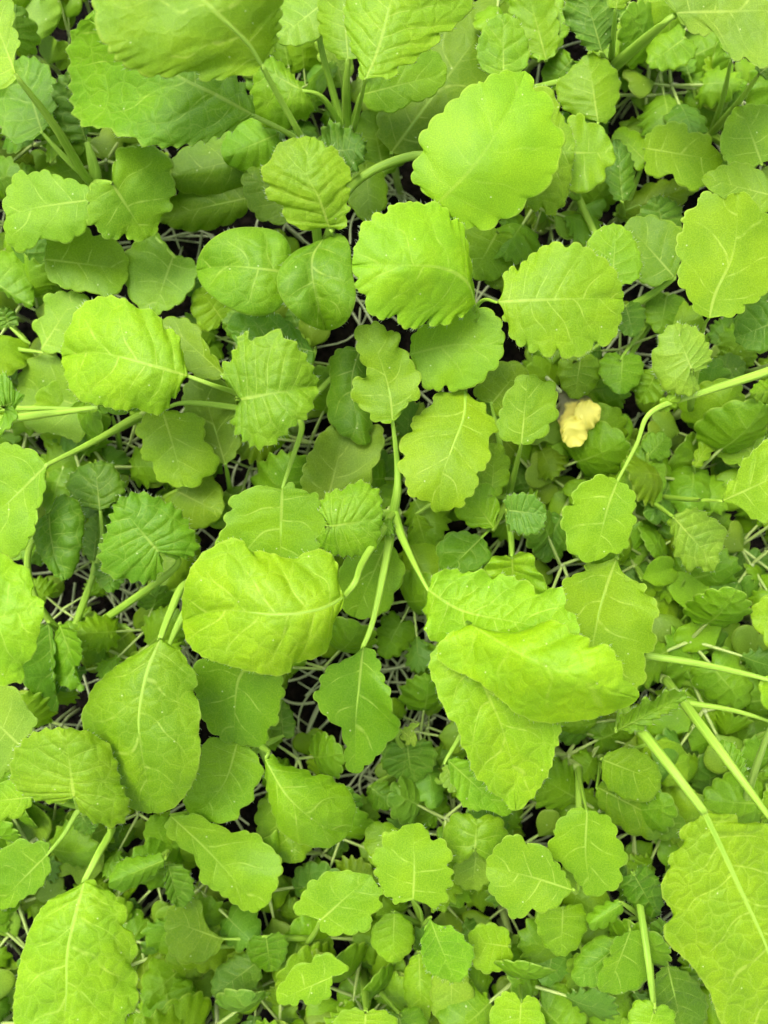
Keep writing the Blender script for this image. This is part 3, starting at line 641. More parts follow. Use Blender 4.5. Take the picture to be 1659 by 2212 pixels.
# --- upper right
plant('P15', (1318, 150, 40), 'top right plant with a thick diagonal stalk running to a pale leaf in the corner', 2.0)
leaf('P15', (1460, 28), (1720, 20), [(1440, 5), (1430, -30), (1480, -90), (1620, -90)], [(1474, 52), (1510, 77), (1535, 70), (1556, 72), (1565, 105), (1590, 131), (1608, 126), (1625, 133), (1645, 150), (1690, 110)], 90, 92, st=[(1420, 62, 82)], r=1.7, col='p', crk=.25, bul=.5, nv=5, hairs=.8)
leaf('P15', (1292, 264), (1270, 117), [(1240, 250), (1206, 222), (1203, 182), (1232, 150)], [(1318, 262), (1336, 212), (1340, 182), (1330, 150), (1300, 124)], 56, 58, col='b', crk=.3, bul=.6, teeth=S(7, 4), hairs=.6, droop=.15, st=[(1310, 220)])
leaf('P15', (1300, 112), (1262, -22), [(1268, 106), (1240, 72), (1219, 45), (1222, 0)], [(1325, 84), (1336, 32), (1328, -5)], 58, 62, col='u', crk=1, bul=1.4, teeth=S(9, 5), hairs=1.3, ruf=1.2, nv=8)
leaf('P15', (1088, 172), (1086, 30), [(1060, 165), (1036, 142), (1029, 105), (1044, 62), (1062, 38)], [(1115, 160), (1140, 142), (1142, 92), (1126, 56), (1108, 34)], 62, 64, col='g', crk=.5, bul=.6, teeth=S(8, 3), hairs=1, st=[(1100, 200, 50)], nv=5)
ql('P15', (1480, 82), (1400, 140), 42, 44, 'fan', 'g', teeth=S(7, 5), crk=.4, bul=.6, st=[(1450, 150, 30)], to_crown=False)
ql('P15', (1330, 20), (1345, -60), 30, 70, 'oval', 'y', st=[(1325, 80)], r=1.0)

plant('P17', (1536, 290, 26), 'right hand plant of matt scalloped leaves around a cluster of upright stalks', 1.6)
leaf('P17', (1394, 320), (1562, 348), [(1398, 290), (1430, 270), (1472, 264), (1492, 286), (1530, 290), (1542, 318)], [(1392, 352), (1408, 385), (1445, 376), (1470, 398), (1505, 413), (1540, 378)], 52, 50, col='b', crk=.12, bul=.3, nv=4, st=[(1450, 330, 40)], rib=.4)
leaf('P17', (1645, 352), (1600, 228), [(1600, 372), (1562, 340), (1558, 290), (1578, 245)], [(1700, 330), (1710, 280), (1670, 232)], 56, 54, col='b', crk=.15, bul=.3, nv=4, teeth=Rn(5, 4))
leaf('P17', (1700, 430), (1516, 384), [(1660, 385), (1610, 352), (1562, 358)], [(1640, 462), (1580, 455), (1552, 432), (1530, 405)], 60, 58, col='b', teeth=Rn(5, 5), crk=.15, bul=.3)
ql('P17', (1640, 160), (1720, 90), 40, 70, 'oval', 'u', st=[(1600, 215)], r=1.1, crk=1, bul=1.2, teeth=S(7, 4))
ql('P17', (1580, 130), (1600, 60), 30, 60, 'oval', 'g', st=[(1560, 220)], r=.9)
ql('P17', (1488, 160), (1470, 100), 24, 34, 'oval', 'g', st=[(1510, 230)], r=.7)
ql('P17', (1530, 165), (1560, 120), 24, 34, 'oval', 'o', st=[(1545, 230)], r=.7)
plant('P17b', (1345, 470, 22), 'small bluish green plant below the spotted leaf at upper right')
ql('P17b', (1345, 436), (1332, 300), 34, 46, 'long', 'u', crk=.6, bul=.8, teeth=S(7, 4))
ql('P17b', (1392, 345), (1328, 282), 32, 36, 'fan', 'y', crk=.1)
ql('P17b', (1432, 492), (1418, 424), 46, 42, 'fan', 'u', crk=.8, bul=1.0, teeth=S(8, 5), hairs=.6)
ql('P17b', (1330, 462), (1510, 395), 34, 30, 'long', 'o', rib=.5)
plant('P11', (1492, 886, 38), 'plant of one smooth pale leaf and one small crinkled round leaf at right', 1.8)
leaf('P11', (1532, 688), (1592, 416), [(1502, 672), (1485, 635), (1463, 607), (1470, 570), (1460, 535), (1464, 510), (1476, 492), (1474, 465), (1505, 445), (1508, 420), (1535, 414), (1560, 427)],
     [(1550, 684), (1597, 680), (1614, 658), (1652, 641), (1662, 610), (1690, 560), (1688, 490), (1645, 455), (1618, 420)], 80, 82, mid=[(1545, 635), (1580, 560), (1592, 490)], st=[(1518, 722, 72)], r=1.15, rib=.5, col='y', crk=.1, bul=.25, nv=4, label='broad smooth pale leaf with scalloped rim')
leaf('P11', (1497, 805), (1456, 700), [(1512, 838), (1489, 857), (1455, 847), (1434, 842), (1420, 818), (1409, 790), (1405, 769), (1420, 745), (1430, 717)], [(1524, 795), (1538, 769), (1531, 745), (1517, 721), (1503, 707), (1482, 701)],
     88, 86, col='p', crk=.8, bul=1.0, teeth=S(9, 5), hairs=1.6, nv=8, droop=.2, sweep=2.3)
plant('P10', (1740, 770, 70), 'plant beyond the frame sending a long bowed stalk to a flat oval leaf')
leaf('P10', (1334, 1040), (1284, 1213), [(1326, 1033), (1291, 1026), (1281, 1037), (1253, 1047), (1236, 1064), (1239, 1085), (1217, 1099), (1213, 1135), (1225, 1160), (1222, 1185), (1243, 1199), (1264, 1212)],
     [(1345, 1044), (1361, 1054), (1375, 1082), (1368, 1102), (1373, 1130), (1361, 1150), (1357, 1181), (1340, 1192), (1312, 1198)], 78, 74, mid=[(1312, 1100)], st=[(1375, 960, 80), (1408, 889, 82), (1517, 848, 80), (1660, 802, 78)], r=1.2, rib=.7, col='b', crk=.1, bul=.25, nv=4)
leaf('P10', (1418, 885), (1470, 850), [(1430, 862), (1455, 850)], [(1440, 888), (1465, 872)], 80, 84, col='b', to_crown=False)
plant('P10b', (1330, 1150, 44), 'wide scalloped leaf under the flat oval one, right of the folded leaf')
leaf('P10b', (1334, 1202), (1352, 1500), [(1309, 1213), (1295, 1221), (1262, 1217), (1260, 1235), (1215, 1255), (1205, 1310), (1215, 1400), (1280, 1470)],
     [(1340, 1233), (1354, 1254), (1392, 1261), (1395, 1282), (1420, 1303), (1421, 1331), (1408, 1351), (1417, 1379), (1416, 1400), (1395, 1414), (1394, 1442), (1396, 1466), (1381, 1482)],
     70, 66, mid=[(1312, 1260), (1290, 1340), (1285, 1420)], r=1.2, rib=.6, col='b', crk=.12, bul=.3, nv=5)

# --- the folded leaf in the lower middle
plant('P12', (1110, 1395, 46), 'plant with the big folded bright leaf whose lower half hangs down', 2.0)
leaf('P12', (1014, 1346), (1380, 1508), [(1045, 1360), (1083, 1366), (1142, 1369), (1166, 1346), (1194, 1339), (1222, 1351), (1236, 1369), (1270, 1376), (1277, 1397), (1309, 1390), (1323, 1400), (1333, 1424), (1345, 1432), (1347, 1466), (1371, 1483)],
     [(980, 1362), (950, 1388, -2), (938, 1424, -5), (985, 1450, -6), (1030, 1472, -7), (1078, 1508, -9), (1120, 1544, -12), (1170, 1561, -13), (1215, 1560, -13), (1277, 1553, -12), (1340, 1532, -8)], 92, 106, vv=.35, mid=[(1110, 1405), (1210, 1450), (1310, 1490)],
     col='y', bul=.8, crk=.6, nv=5, arch=8, droop=.06, scal=3, wob=1.6, hairs=.5, label='flap of the folded leaf')
leaf('P12', (1000, 1350), (1115, 1752), [(975, 1368), (944, 1392), (928, 1420), (925, 1442), (936, 1472), (961, 1536), (989, 1574), (996, 1608), (1010, 1633), (1024, 1674), (1052, 1698), (1062, 1716), (1083, 1723), (1098, 1744)],
     [(1060, 1380), (1130, 1420), (1195, 1500), (1213, 1561), (1208, 1594), (1211, 1608), (1201, 1615), (1194, 1646), (1187, 1670), (1170, 1695), (1149, 1726), (1131, 1742)], 84, 74, mid=[(1040, 1470), (1080, 1560), (1108, 1660)],
     col='y', bul=.8, crk=.7, nv=6, teeth=S(10, 4), hairs=1.2, droop=.06, arch=4, label='hanging lower half of the folded leaf')
leaf('P12', (965, 1640), (1098, 1762), [(975, 1690), (986, 1708), (993, 1733), (1017, 1750), (1055, 1752)], [(1010, 1640), (1080, 1680), (1105, 1720)], 66, 62, col='g', teeth=S(7, 4), crk=.5, bul=.7, hairs=.8)
leaf('P12', (1106, 1202), (1110, 1300), [(1080, 1200), (1062, 1205), (1045, 1235), (1060, 1280)], [(1128, 1192), (1150, 1196), (1160, 1230), (1182, 1262), (1160, 1300)], 72, 66, col='y', crk=.4, bul=.8, wob=2.5, ruf=1.5, teeth=S(6, 3), st=[(1104, 1165, 62), (1098, 1108, 52)], to_crown=False, r=.9)
leaf('P12', (1096, 1102), (1180, 1112), [(1088, 1080), (1105, 1068), (1140, 1066), (1165, 1080)], [(1095, 1130), (1115, 1150), (1145, 1156), (1170, 1145)], 72, 74, col='u', crk=1, bul=1.3, teeth=S(8, 5), hairs=1, nv=8, vee=.2, st=[(1104, 1160, 55), (1106, 1230, 40)])

# --- middle right small plants
plant('P18', (1098, 1075, 34), 'small upright leaf on a thin stalk left of the withered yellow leaf')
leaf('P18', (1126, 962), (1140, 809), [(1108, 956), (1083, 946), (1074, 920), (1084, 880), (1094, 850), (1106, 835), (1116, 815)], [(1150, 956), (1180, 936), (1190, 915), (1206, 895), (1200, 868), (1204, 845), (1194, 824), (1166, 822), (1155, 810)], 72, 74, st=[(1112, 1020, 54)], r=.9, col='b', crk=.2, bul=.35, nv=4)
ql('P18', (1062, 872), (1130, 788), 52, 54, 'fan', 'o', teeth=Rn(4, 4), st=[(1080, 960)])
ql('P18', (1062, 1072), (1070, 955), 36, 52, 'oval', 'b')
ql('P18', (1068, 1142), (1010, 1062), 46, 54, 'cot', 'b')
leaf('P18', (1042, 1160), (962, 1238), [(1000, 1148), (965, 1155), (945, 1182), (948, 1215)], [(1052, 1178), (1060, 1195), (1050, 1218), (1012, 1236)], 52, 48, col='d', rib=.7, crk=.4, bul=.6, nv=4, st=[(1066, 1132)], r=.9)
ql('P18', (900, 1110), (930, 1215), 40, 34, 'obov', 'b', st=[(960, 1080)])
plant('P19', (1395, 1075, 30), 'crinkled light green leaf on a stalk beside the flat oval leaf')
leaf('P19', (1452, 1114), (1548, 1222), [(1475, 1104), (1505, 1098), (1540, 1120), (1568, 1140), (1567, 1165), (1556, 1195)], [(1442, 1130), (1455, 1165), (1455, 1195), (1475, 1215), (1482, 1236), (1512, 1226), (1530, 1238)], 66, 64, col='p', crk=.8, bul=.9, teeth=S(8, 5), hairs=1.3, droop=.15, nv=6)
ql('P19', (1385, 1075), (1390, 960), 48, 46, 'fan', 'g', crk=.5, bul=.9, teeth=Rn(4, 5), droop=.25)
ql('P19', (1400, 985), (1440, 940), 32, 48, 'oval', 'g', crk=.3, bul=.6)
plant('P20', (1400, 1070, 24), 'bright toothed leaf entering from the edge on a thin level stalk')
leaf('P20', (1560, 1082), (1720, 1010), [(1572, 1045), (1592, 1030), (1600, 1000), (1622, 980), (1642, 960), (1685, 940)], [(1600, 1095), (1625, 1120), (1660, 1130), (1695, 1108)], 80, 80, col='y', crk=.3, bul=.6, teeth=S(7, 4), hairs=1.2, nv=5, st=[(1480, 1078, 60)], r=.8)
plant('P21', (1440, 640, 26), 'cluster of small dim leaves between the wide toothed leaf and the round crinkled one')
for b, t, w, z, kd, c in [((1440, 640), (1425, 722), 40, 40, 'fan', 'g'), ((1352, 662), (1370, 728), 32, 48, 'fan', 'u'), ((1255, 772), (1240, 862), 42, 46, 'fan', 'o'), ((1345, 770), (1340, 852), 44, 47, 'fan', 'g'),
                          ((1420, 800), (1385, 870), 36, 40, 'oval', 'g'), ((1300, 870), (1240, 880), 36, 38, 'oval', 'o')]:
    ql('P21', b, t, w, z, kd, c, crk=.4, bul=.5, teeth=S(6, 3))
plant('P22', (1690, 720, 30), 'dark toothed leaf at the edge below the broad smooth pale leaf')
leaf('P22', (1690, 690), (1588, 730), [(1660, 650), (1610, 650), (1588, 690)], [(1680, 750), (1640, 762), (1605, 752)], 58, 54, col='d', crk=.6, bul=.8, teeth=S(7, 5))
ql('P22', (1555, 800), (1612, 790), 30, 42, 'fan', 'u', crk=.6, bul=.7, teeth=S(6, 3))
ql('P22', (1690, 840), (1620, 850), 26, 60, 'oval', 'g', crk=.6, bul=.8, teeth=S(6, 4))
ql('P22', (1660, 1010), (1560, 920), 58, 40, 'obov', 'b')
plant('P23', (1505, 1060, 18), 'narrow yellowish seed leaf standing upright near the bowed stalk')
ql('P23', (1500, 1010), (1548, 928), 16, 44, 'long', 'y', rib=.4)
ql('P23', (1508, 1050), (1470, 1180), 34, 36, 'long', 'b')

# --- lower left
plant('P7', (435, 1262, 56), 'plant with the long smooth pale-veined leaf below the centre plant, at the left', 1.9)
leaf('P7', (346, 1378), (330, 1757), [(322, 1397), (278, 1421), (243, 1445), (212, 1473), (194, 1490), (191, 1511), (174, 1542), (180, 1580), (205, 1620), (228, 1680), (262, 1735), (300, 1752)],
     [(375, 1397), (399, 1414), (405, 1432), (414, 1440), (430, 1470), (420, 1494), (434, 1532), (430, 1580), (434, 1615), (427, 1668), (405, 1712), (372, 1748)], 86, 82, mid=[(318, 1450), (300, 1540), (304, 1610), (318, 1690)],
     st=[(365, 1330, 80), (395, 1268, 70)], r=1.4, rib=.75, col='b', arch=4, droop=.2, bul=.7, crk=.5, nv=5, teeth=S(8, 2), hairs=.5, roll=.12, label='long egg-shaped leaf with pale veins')
leaf('P7', (540, 1430), (505, 1604), [(480, 1420), (430, 1420), (418, 1465), (428, 1530), (450, 1572), (480, 1598)], [(600, 1448), (613, 1500), (604, 1520), (600, 1560), (576, 1580), (582, 1606), (545, 1612)], 70, 62, mid=[(512, 1480)], col='g', crk=.2, bul=.4, nv=4, droop=.1, st=[(500, 1350, 62)])
leaf('P7', (362, 1400), (330, 1460), [(345, 1410), (330, 1430)], [(375, 1420), (360, 1445)], 58, 50, col='o', st=[(390, 1340)], r=1.2)
plant('P8', (205, 1752, 60), 'lower left plant with a puffed crinkled leaf above a very long ribbed leaf', 2.0)
leaf('P8', (160, 1724), (140, 1573), [(122, 1736), (60, 1722), (24, 1688), (24, 1640), (45, 1604), (82, 1578)], [(182, 1762), (230, 1786), (266, 1780), (281, 1742), (262, 1690), (252, 1650), (238, 1612), (200, 1584)],
     94, 96, st=[(175, 1745, 80)], col='b', droop=.3, vee=.2, bul=1.3, crk=1, nv=8, hairs=1.3, teeth=S(12, 6), sweep=2.3)
leaf('P8', (182, 1903), (125, 2310), [(163, 1917), (125, 1935), (101, 1945), (76, 1983), (62, 2014), (45, 2070), (35, 2122), (28, 2192), (45, 2265)],
     [(205, 1900), (215, 1924), (243, 1924), (253, 1945), (278, 1962), (274, 1987), (267, 2000), (288, 2018), (299, 2056), (285, 2084), (299, 2108), (295, 2132), (302, 2150), (292, 2184), (274, 2195), (268, 2225), (210, 2290)],
     100, 98, mid=[(160, 1985), (145, 2060), (143, 2150), (135, 2230)], st=[(212, 1845, 96), (240, 1786, 84)], r=1.45, rib=.8, col='y', bul=.8, crk=.7, nv=6, droop=.15, hairs=.5, teeth=S(10, 2), arch=3)
leaf('P8', (102, 1846), (-5, 1955), [(105, 1816), (70, 1820), (45, 1812), (0, 1838), (-25, 1880)], [(110, 1866), (104, 1892), (80, 1926), (52, 1940), (25, 1962)], 62, 58, st=[(140, 1800), (172, 1750)], r=.9, rib=.6, col='g', crk=.3, bul=.4, teeth=S(7, 4), hairs=.8, nv=4)
leaf('P8', (45, 1612), (-40, 1530), [(60, 1590), (82, 1552), (60, 1535), (50, 1510), (25, 1482), (-10, 1480)], [(30, 1650), (0, 1680), (-40, 1690), (-60, 1600)], 74, 72, col='p', crk=.1, bul=.2, nv=4, st=[(100, 1650, 60)])
ql('P8', (70, 1722), (-60, 1735), 42, 78, 'oval', 'b', st=[(120, 1730)], r=.8)
ql('P8', (175, 1760), (200, 1800), 26, 52, 'fan', 'u', crk=1, bul=1.2, teeth=S(6, 4))
plant('P24', (330, 1870, 26), 'small plant with a rolled toothed leaf beside the long ribbed leaf')
leaf('P24', (355, 1858), (234, 1908), [(345, 1842), (320, 1848), (290, 1850), (262, 1858), (245, 1880)], [(350, 1875), (310, 1905), (270, 1925), (245, 1922)], 60, 60, col='g', vee=-.3, droop=.3, teeth=S(6, 4), hairs=1, crk=.3, st=[(362, 1840, 50)])
leaf('P24', (362, 1866), (388, 1960), [(355, 1890), (358, 1930), (370, 1950)], [(392, 1868), (415, 1895), (420, 1930), (405, 1955)], 54, 50, col='d', vee=.2, teeth=S(8, 4), hairs=1, crk=1, bul=1.2)
ql('P24', (360, 1840), (330, 1760), 34, 40, 'fan', 'g', teeth=S(6, 3))

# --- lower middle
plant('P9', (562, 1612, 50), 'lower middle plant with a cupped toothed leaf and a long trailing leaf', 1.7)
leaf('P9', (572, 1640), (752, 1800), [(590, 1628), (604, 1648), (633, 1657), (659, 1662), (680, 1675), (708, 1672), (729, 1691), (750, 1698), (757, 1716), (768, 1732), (764, 1772)], [(576, 1705), (590, 1758), (611, 1804), (663, 1827), (715, 1831)],
     88, 76, mid=[(620, 1720), (690, 1780)], st=[(580, 1625, 84)], col='b', droop=.38, bul=.8, crk=.4, nv=5, arch=4, teeth=S(7, 3), hairs=.6)
leaf('P9', (512, 1606), (425, 1764), [(470, 1594), (440, 1602), (430, 1650), (412, 1690), (398, 1722), (400, 1748)], [(545, 1618), (558, 1640), (571, 1670), (552, 1700), (545, 1735), (522, 1745), (512, 1770), (465, 1778)], 60, 56, mid=[(485, 1690)], col='b', crk=.4, bul=.5, teeth=S(6, 3), hairs=.7, st=[(535, 1590, 56)])
leaf('P9', (368, 1762), (562, 1966), [(420, 1760), (480, 1788), (510, 1802), (532, 1794), (552, 1800), (575, 1822), (610, 1860), (600, 1905), (585, 1940)], [(356, 1792), (386, 1826), (410, 1840), (430, 1872), (434, 1905), (470, 1926), (510, 1955), (538, 1970)], 60, 54, mid=[(460, 1850)], col='b', crk=.2, bul=.4, nv=5, st=[(430, 1740, 52)], wob=1.8)
ql('P9', (600, 1700), (640, 1865), 62, 46, 'oval', 'o')
ql('P9', (612, 1590), (605, 1510), 24, 44, 'fan', 'u', crk=.7, teeth=S(6, 3))
plant('P25', (915, 2000, 30), 'lower plant with a fresh flat clover-like scalloped leaf held highest', 1.4)
leaf('P25', (892, 1944), (890, 1778), [(866, 1950), (854, 1954), (847, 1941), (830, 1931), (823, 1910), (809, 1886), (812, 1875), (804, 1851), (809, 1834), (826, 1830), (824, 1806), (840, 1796), (861, 1797), (872, 1784)],
     [(906, 1948), (927, 1955), (948, 1965), (951, 1950), (968, 1945), (965, 1926), (978, 1914), (972, 1898), (981, 1886), (968, 1872), (976, 1851), (965, 1823), (951, 1813), (930, 1813), (923, 1792), (908, 1782)], 74, 74, mid=[(895, 1870)], st=[(908, 1965, 64)], r=.8, rib=.6, col='y', crk=.1, bul=.3, nv=4, droop=.05, hairs=.5)
leaf('P25', (929, 1984), (985, 2122), [(910, 2030), (914, 2080), (925, 2098), (945, 2110)], [(950, 2005), (965, 1998), (990, 2012), (1008, 2032), (1026, 2056), (1016, 2088), (1005, 2112)], 64, 60, mid=[(950, 2040)], col='g', vee=.35, crk=.4, bul=.5, teeth=S(8, 4), hairs=1)
ql('P25', (852, 1972), (848, 2080), 46, 50, 'oval', 'b', teeth=Rn(5, 3))
ql('P25', (860, 1860), (800, 1780), 44, 50, 'fan', 'b', teeth=Rn(5, 4))
plant('P26', (655, 2050, 26), 'plant with a wide shield-shaped leaf left of the clover-like one')
leaf('P26', (690, 1990), (802, 1890), [(668, 1978), (632, 1972), (640, 1952), (656, 1930), (668, 1906), (690, 1896), (712, 1880), (735, 1884), (758, 1880), (780, 1890)], [(692, 2008), (708, 2019), (750, 2018), (785, 2012), (806, 1995), (800, 1975), (828, 1962), (818, 1945), (829, 1925), (808, 1905)], 68, 66, mid=[(740, 1945)], st=[(680, 2015)], r=.9, col='b', crk=.2, bul=.4, nv=4)
plant('P27', (772, 2062, 22), 'thin flat yellow-green lobed leaf lying near the bottom edge')
leaf('P27', (718, 2110), (597, 2163), [(756, 2097), (740, 2082), (722, 2064), (691, 2060), (670, 2078), (642, 2085), (622, 2106), (603, 2130)], [(715, 2132), (708, 2156), (670, 2173), (655, 2160), (635, 2172), (610, 2168)], 64, 62, st=[(740, 2085, 50)], r=.9, rib=.5, col='y', crk=.1, bul=.2, nv=4)
plant('P28', (690, 2028, 30), 'dim olive leaves with one pale level stalk near the bottom')
leaf('P28', (484, 2030), (358, 1985), [(440, 2000), (432, 1945), (395, 1938), (370, 1958)], [(455, 2070), (400, 2082), (365, 2052)], 48, 44, col='o', st=[(560, 2028, 46), (650, 2027, 42)], r=1.1, rib=.4)
ql('P28', (425, 2050), (370, 2105), 46, 40, 'fan', 'o', teeth=Rn(5, 4))
ql('P28', (560, 2075), (460, 2150), 44, 44, 'oval', 'u', crk=.4, teeth=S(7, 4))
ql('P28', (575, 2025), (585, 2100), 40, 50, 'fan', 'd', crk=.5, teeth=S(7, 3))
plant('P29', (1035, 1870, 30), 'small puckered leaf folded like a butterfly under the hanging leaf tip')
leaf('P29', (1026, 1838), (1030, 1768), [(1005, 1858), (984, 1866), (966, 1840), (960, 1800), (975, 1762), (1005, 1756)], [(1050, 1862), (1078, 1864), (1096, 1832), (1090, 1782), (1066, 1760)], 64, 62, col='b', vee=.3, droop=.4, bul=1.2, crk=.5, nv=4)
leaf('P29', (1030, 1838), (1020, 1922), [(990, 1860), (980, 1885), (988, 1912)], [(1050, 1860), (1058, 1890), (1046, 1915)], 54, 50, col='p', crk=.2, bul=.4)
plant('P30', (1250, 1660, 36), 'pair of flat grey-green scalloped leaves overlapping, lower right', 1.5)
leaf('P30', (1268, 1752), (1280, 1937), [(1250, 1742), (1232, 1752), (1210, 1770), (1195, 1790), (1200, 1808), (1178, 1826), (1192, 1852), (1220, 1872), (1240, 1895), (1262, 1925)], [(1282, 1752), (1320, 1770), (1330, 1790), (1336, 1815), (1350, 1835), (1356, 1856), (1340, 1880), (1343, 1910), (1312, 1926)], 66, 64, mid=[(1265, 1850)], r=.9, rib=.6, st=[(1256, 1700)], col='b', crk=.1, bul=.25, nv=4)
leaf('P30', (1238, 1923), (1050, 1872), [(1222, 1890), (1200, 1860), (1180, 1832), (1140, 1820), (1112, 1800), (1085, 1815), (1064, 1840)], [(1225, 1936), (1182, 1970), (1150, 1966), (1112, 1988), (1090, 1960), (1062, 1932), (1055, 1900)], 74, 70, mid=[(1150, 1895)], st=[(1250, 1900, 60)], col='b', crk=.1, bul=.25, nv=4)
plant('P31', (1300, 1640, 30), 'mid green toothed leaf left of the long diagonal stalk, lower right')
leaf('P31', (1300, 1640), (1428, 1690), [(1320, 1622), (1360, 1615), (1400, 1632), (1424, 1660)], [(1300, 1675), (1315, 1705), (1360, 1730), (1400, 1732), (1420, 1715)], 60, 58, col='b', crk=.3, bul=.4, teeth=S(6, 3), droop=.2, hairs=.6)
ql('P31', (1395, 1610), (1480, 1690), 50, 46, 'oval', 'b', teeth=S(6, 3))
ql('P31', (1290, 1700), (1480, 1800), 52, 48, 'oval', 'o', rib=.4)

# --- lower right
plant('P13', (1345, 1530, 66), 'lower right plant with a big hanging ribbed leaf on a long thick stalk', 2.2)
leaf('P13', (1520, 1752), (1700, 2310), [(1515, 1775), (1493, 1775), (1468, 1792), (1468, 1810), (1479, 1820), (1468, 1834), (1444, 1848), (1441, 1862), (1448, 1872), (1437, 1889), (1425, 1924), (1444, 1959), (1451, 1980), (1430, 2004), (1430, 2028), (1458, 2053), (1493, 2087), (1531, 2143), (1550, 2195), (1590, 2270)],
     [(1530, 1748), (1550, 1758), (1590, 1760), (1600, 1785), (1640, 1775), (1685, 1790), (1720, 1850), (1765, 2000), (1765, 2150)], 106, 100, mid=[(1562, 1840), (1622, 1970), (1662, 2060), (1690, 2180)], st=[(1450, 1660, 100), (1380, 1572, 86)], r=1.55, rib=.85,
     col='y', bul=1.4, crk=1.2, nv=8, droop=.15, hairs=.8, teeth=S(10, 2), wob=1.5)
leaf('P13', (1332, 1578), (1484, 1500), [(1340, 1545, 4), (1365, 1535, 4), (1392, 1508, 4), (1415, 1512, 4), (1440, 1490, 4)], [(1380, 1580), (1420, 1552), (1460, 1530)], 92, 92, col='g', crk=1, bul=1.3, teeth=S(8, 6), hairs=2, nv=8, ruf=1)
plant('P14', (1440, 1470, 44), 'plant showing only green stalks that run off to the lower right edge', 1.6)
leaf('P14', (1680, 1790), (1740, 1860), [(1700, 1780), (1740, 1800)], [(1690, 1830), (1720, 1860)], 92, 92, st=[(1590, 1668, 86), (1520, 1575, 76), (1478, 1520, 64)], r=1.25, col='b')
leaf('P14', (1600, 1690), (1555, 1600), [(1585, 1670), (1560, 1640)], [(1612, 1660), (1600, 1625), (1580, 1605)], 78, 72, col='g', crk=1, bul=1.2, teeth=S(6, 5), hairs=1, to_crown=False)
leaf('P14', (1690, 1478), (1760, 1450), [(1700, 1460), (1740, 1440)], [(1710, 1490), (1745, 1480)], 66, 66, st=[(1620, 1458, 62), (1500, 1432, 60), (1395, 1416, 58)], r=.95, col='b', to_crown=False)
leaf('P14', (1690, 1568), (1760, 1600), [(1700, 1560), (1740, 1570)], [(1700, 1585), (1740, 1605)], 60, 60, st=[(1590, 1536, 56), (1475, 1516, 54)], r=.75, col='b', to_crown=False)
leaf('P14', (1690, 1540), (1720, 1480), [(1660, 1540), (1640, 1480), (1680, 1450)], [(1720, 1530), (1730, 1500)], 62, 60, col='y', crk=.2, to_crown=False)
plant('P14b', (1600, 1790, 30), 'pale whitish stalk standing upright beside the big hanging leaf at the right')
leaf('P14b', (1670, 1560), (1720, 1500), [(1660, 1530), (1690, 1500)], [(1700, 1560), (1725, 1530)], 74, 74, st=[(1632, 1660, 60), (1606, 1750, 40)], r=1.1, col='b', scol='p')
plant('P32', (1700, 1340, 30), 'bright leaf tip peeping in at the edge below the heart-shaped seed leaves')
leaf('P32', (1700, 1330), (1622, 1335), [(1690, 1290), (1650, 1290), (1628, 1310)], [(1690, 1400), (1660, 1395), (1640, 1365)], 62, 58, col='y', crk=.2, bul=.3, st=[(1720, 1340, 50)])
plant('P33', (1395, 1985, 40), 'thin upright plant of dark narrow leaves beside the big hanging leaf', 1.2)
leaf('P33', (1362, 2010), (1310, 2146), [(1325, 2032), (1318, 2062), (1303, 2078), (1300, 2098), (1288, 2115)], [(1396, 2018), (1400, 2085), (1385, 2132)], 60, 56, col='g', crk=.15, bul=.3, nv=4, st=[(1362, 1985, 52)], rib=.5)
ql('P33', (1345, 2035), (1240, 2122), 46, 54, 'oval', 'g', teeth=Rn(5, 4))
leaf('P33', (1345, 1952), (1270, 1998), [(1330, 1945), (1295, 1955), (1272, 1975)], [(1340, 1975), (1310, 2000), (1285, 2008)], 62, 62, col='g', vee=-.3, droop=.3, crk=.2)
ql('P33', (1370, 1890), (1420, 1980), 36, 56, 'fan', 'd', crk=.9, bul=1, teeth=S(8, 4), hairs=.6)
leaf('P33', (1442, 2085), (1478, 2240), [(1420, 2100), (1408, 2150), (1430, 2210)], [(1475, 2095), (1505, 2120), (1528, 2165), (1520, 2215)], 54, 50, col='d', rib=.6, crk=.4, bul=.5, teeth=S(8, 4), st=[(1420, 2030)])
leaf('P33', (1412, 2180), (1430, 2190), [(1408, 2185)], [(1425, 2185)], 64, 64, col='g', st=[(1402, 2090, 66), (1386, 1980, 58), (1372, 1900, 44)], to_crown=False, r=1.0)
ql('P33', (1415, 2175), (1390, 2260), 44, 66, 'fan', 'b', teeth=Rn(4, 5))
ql('P33', (1440, 2000), (1400, 2048), 24, 58, 'fan', 'u', crk=.8, teeth=S(6, 4), hairs=1)
plant('P34', (1220, 1960, 26), 'dull green toothed leaf below the overlapping grey-green pair')
ql('P34', (1216, 1962), (1212, 2066), 50, 55, 'fan', 'g', teeth=S(6, 4), crk=.2)
ql('P34', (1195, 2050), (1180, 2130), 40, 46, 'fan', 'u', teeth=S(7, 4), crk=.5)
ql('P34', (1260, 2060), (1240, 2140), 30, 44, 'oval', 'g')
plant('P35', (1125, 2090, 24), 'scalloped pale leaf cut by the bottom edge on an upright thin stalk')
leaf('P35', (1126, 2162), (1120, 2260), [(1100, 2140), (1070, 2160), (1060, 2200), (1075, 2240)], [(1150, 2150), (1172, 2190), (1170, 2235)], 64, 64, col='b', teeth=Rn(5, 5), st=[(1122, 2120)], r=.8)
plant('P36', (1100, 2020, 24), 'round pale scalloped leaf between the folded toothed leaf and the dull green one')
leaf('P36', (1102, 2045), (1012, 2032), [(1100, 2015), (1075, 1998), (1045, 1995), (1018, 2010)], [(1105, 2075), (1075, 2098), (1040, 2100), (1018, 2072)], 56, 56, col='b', teeth=Rn(4, 5), crk=.2, bul=.4)
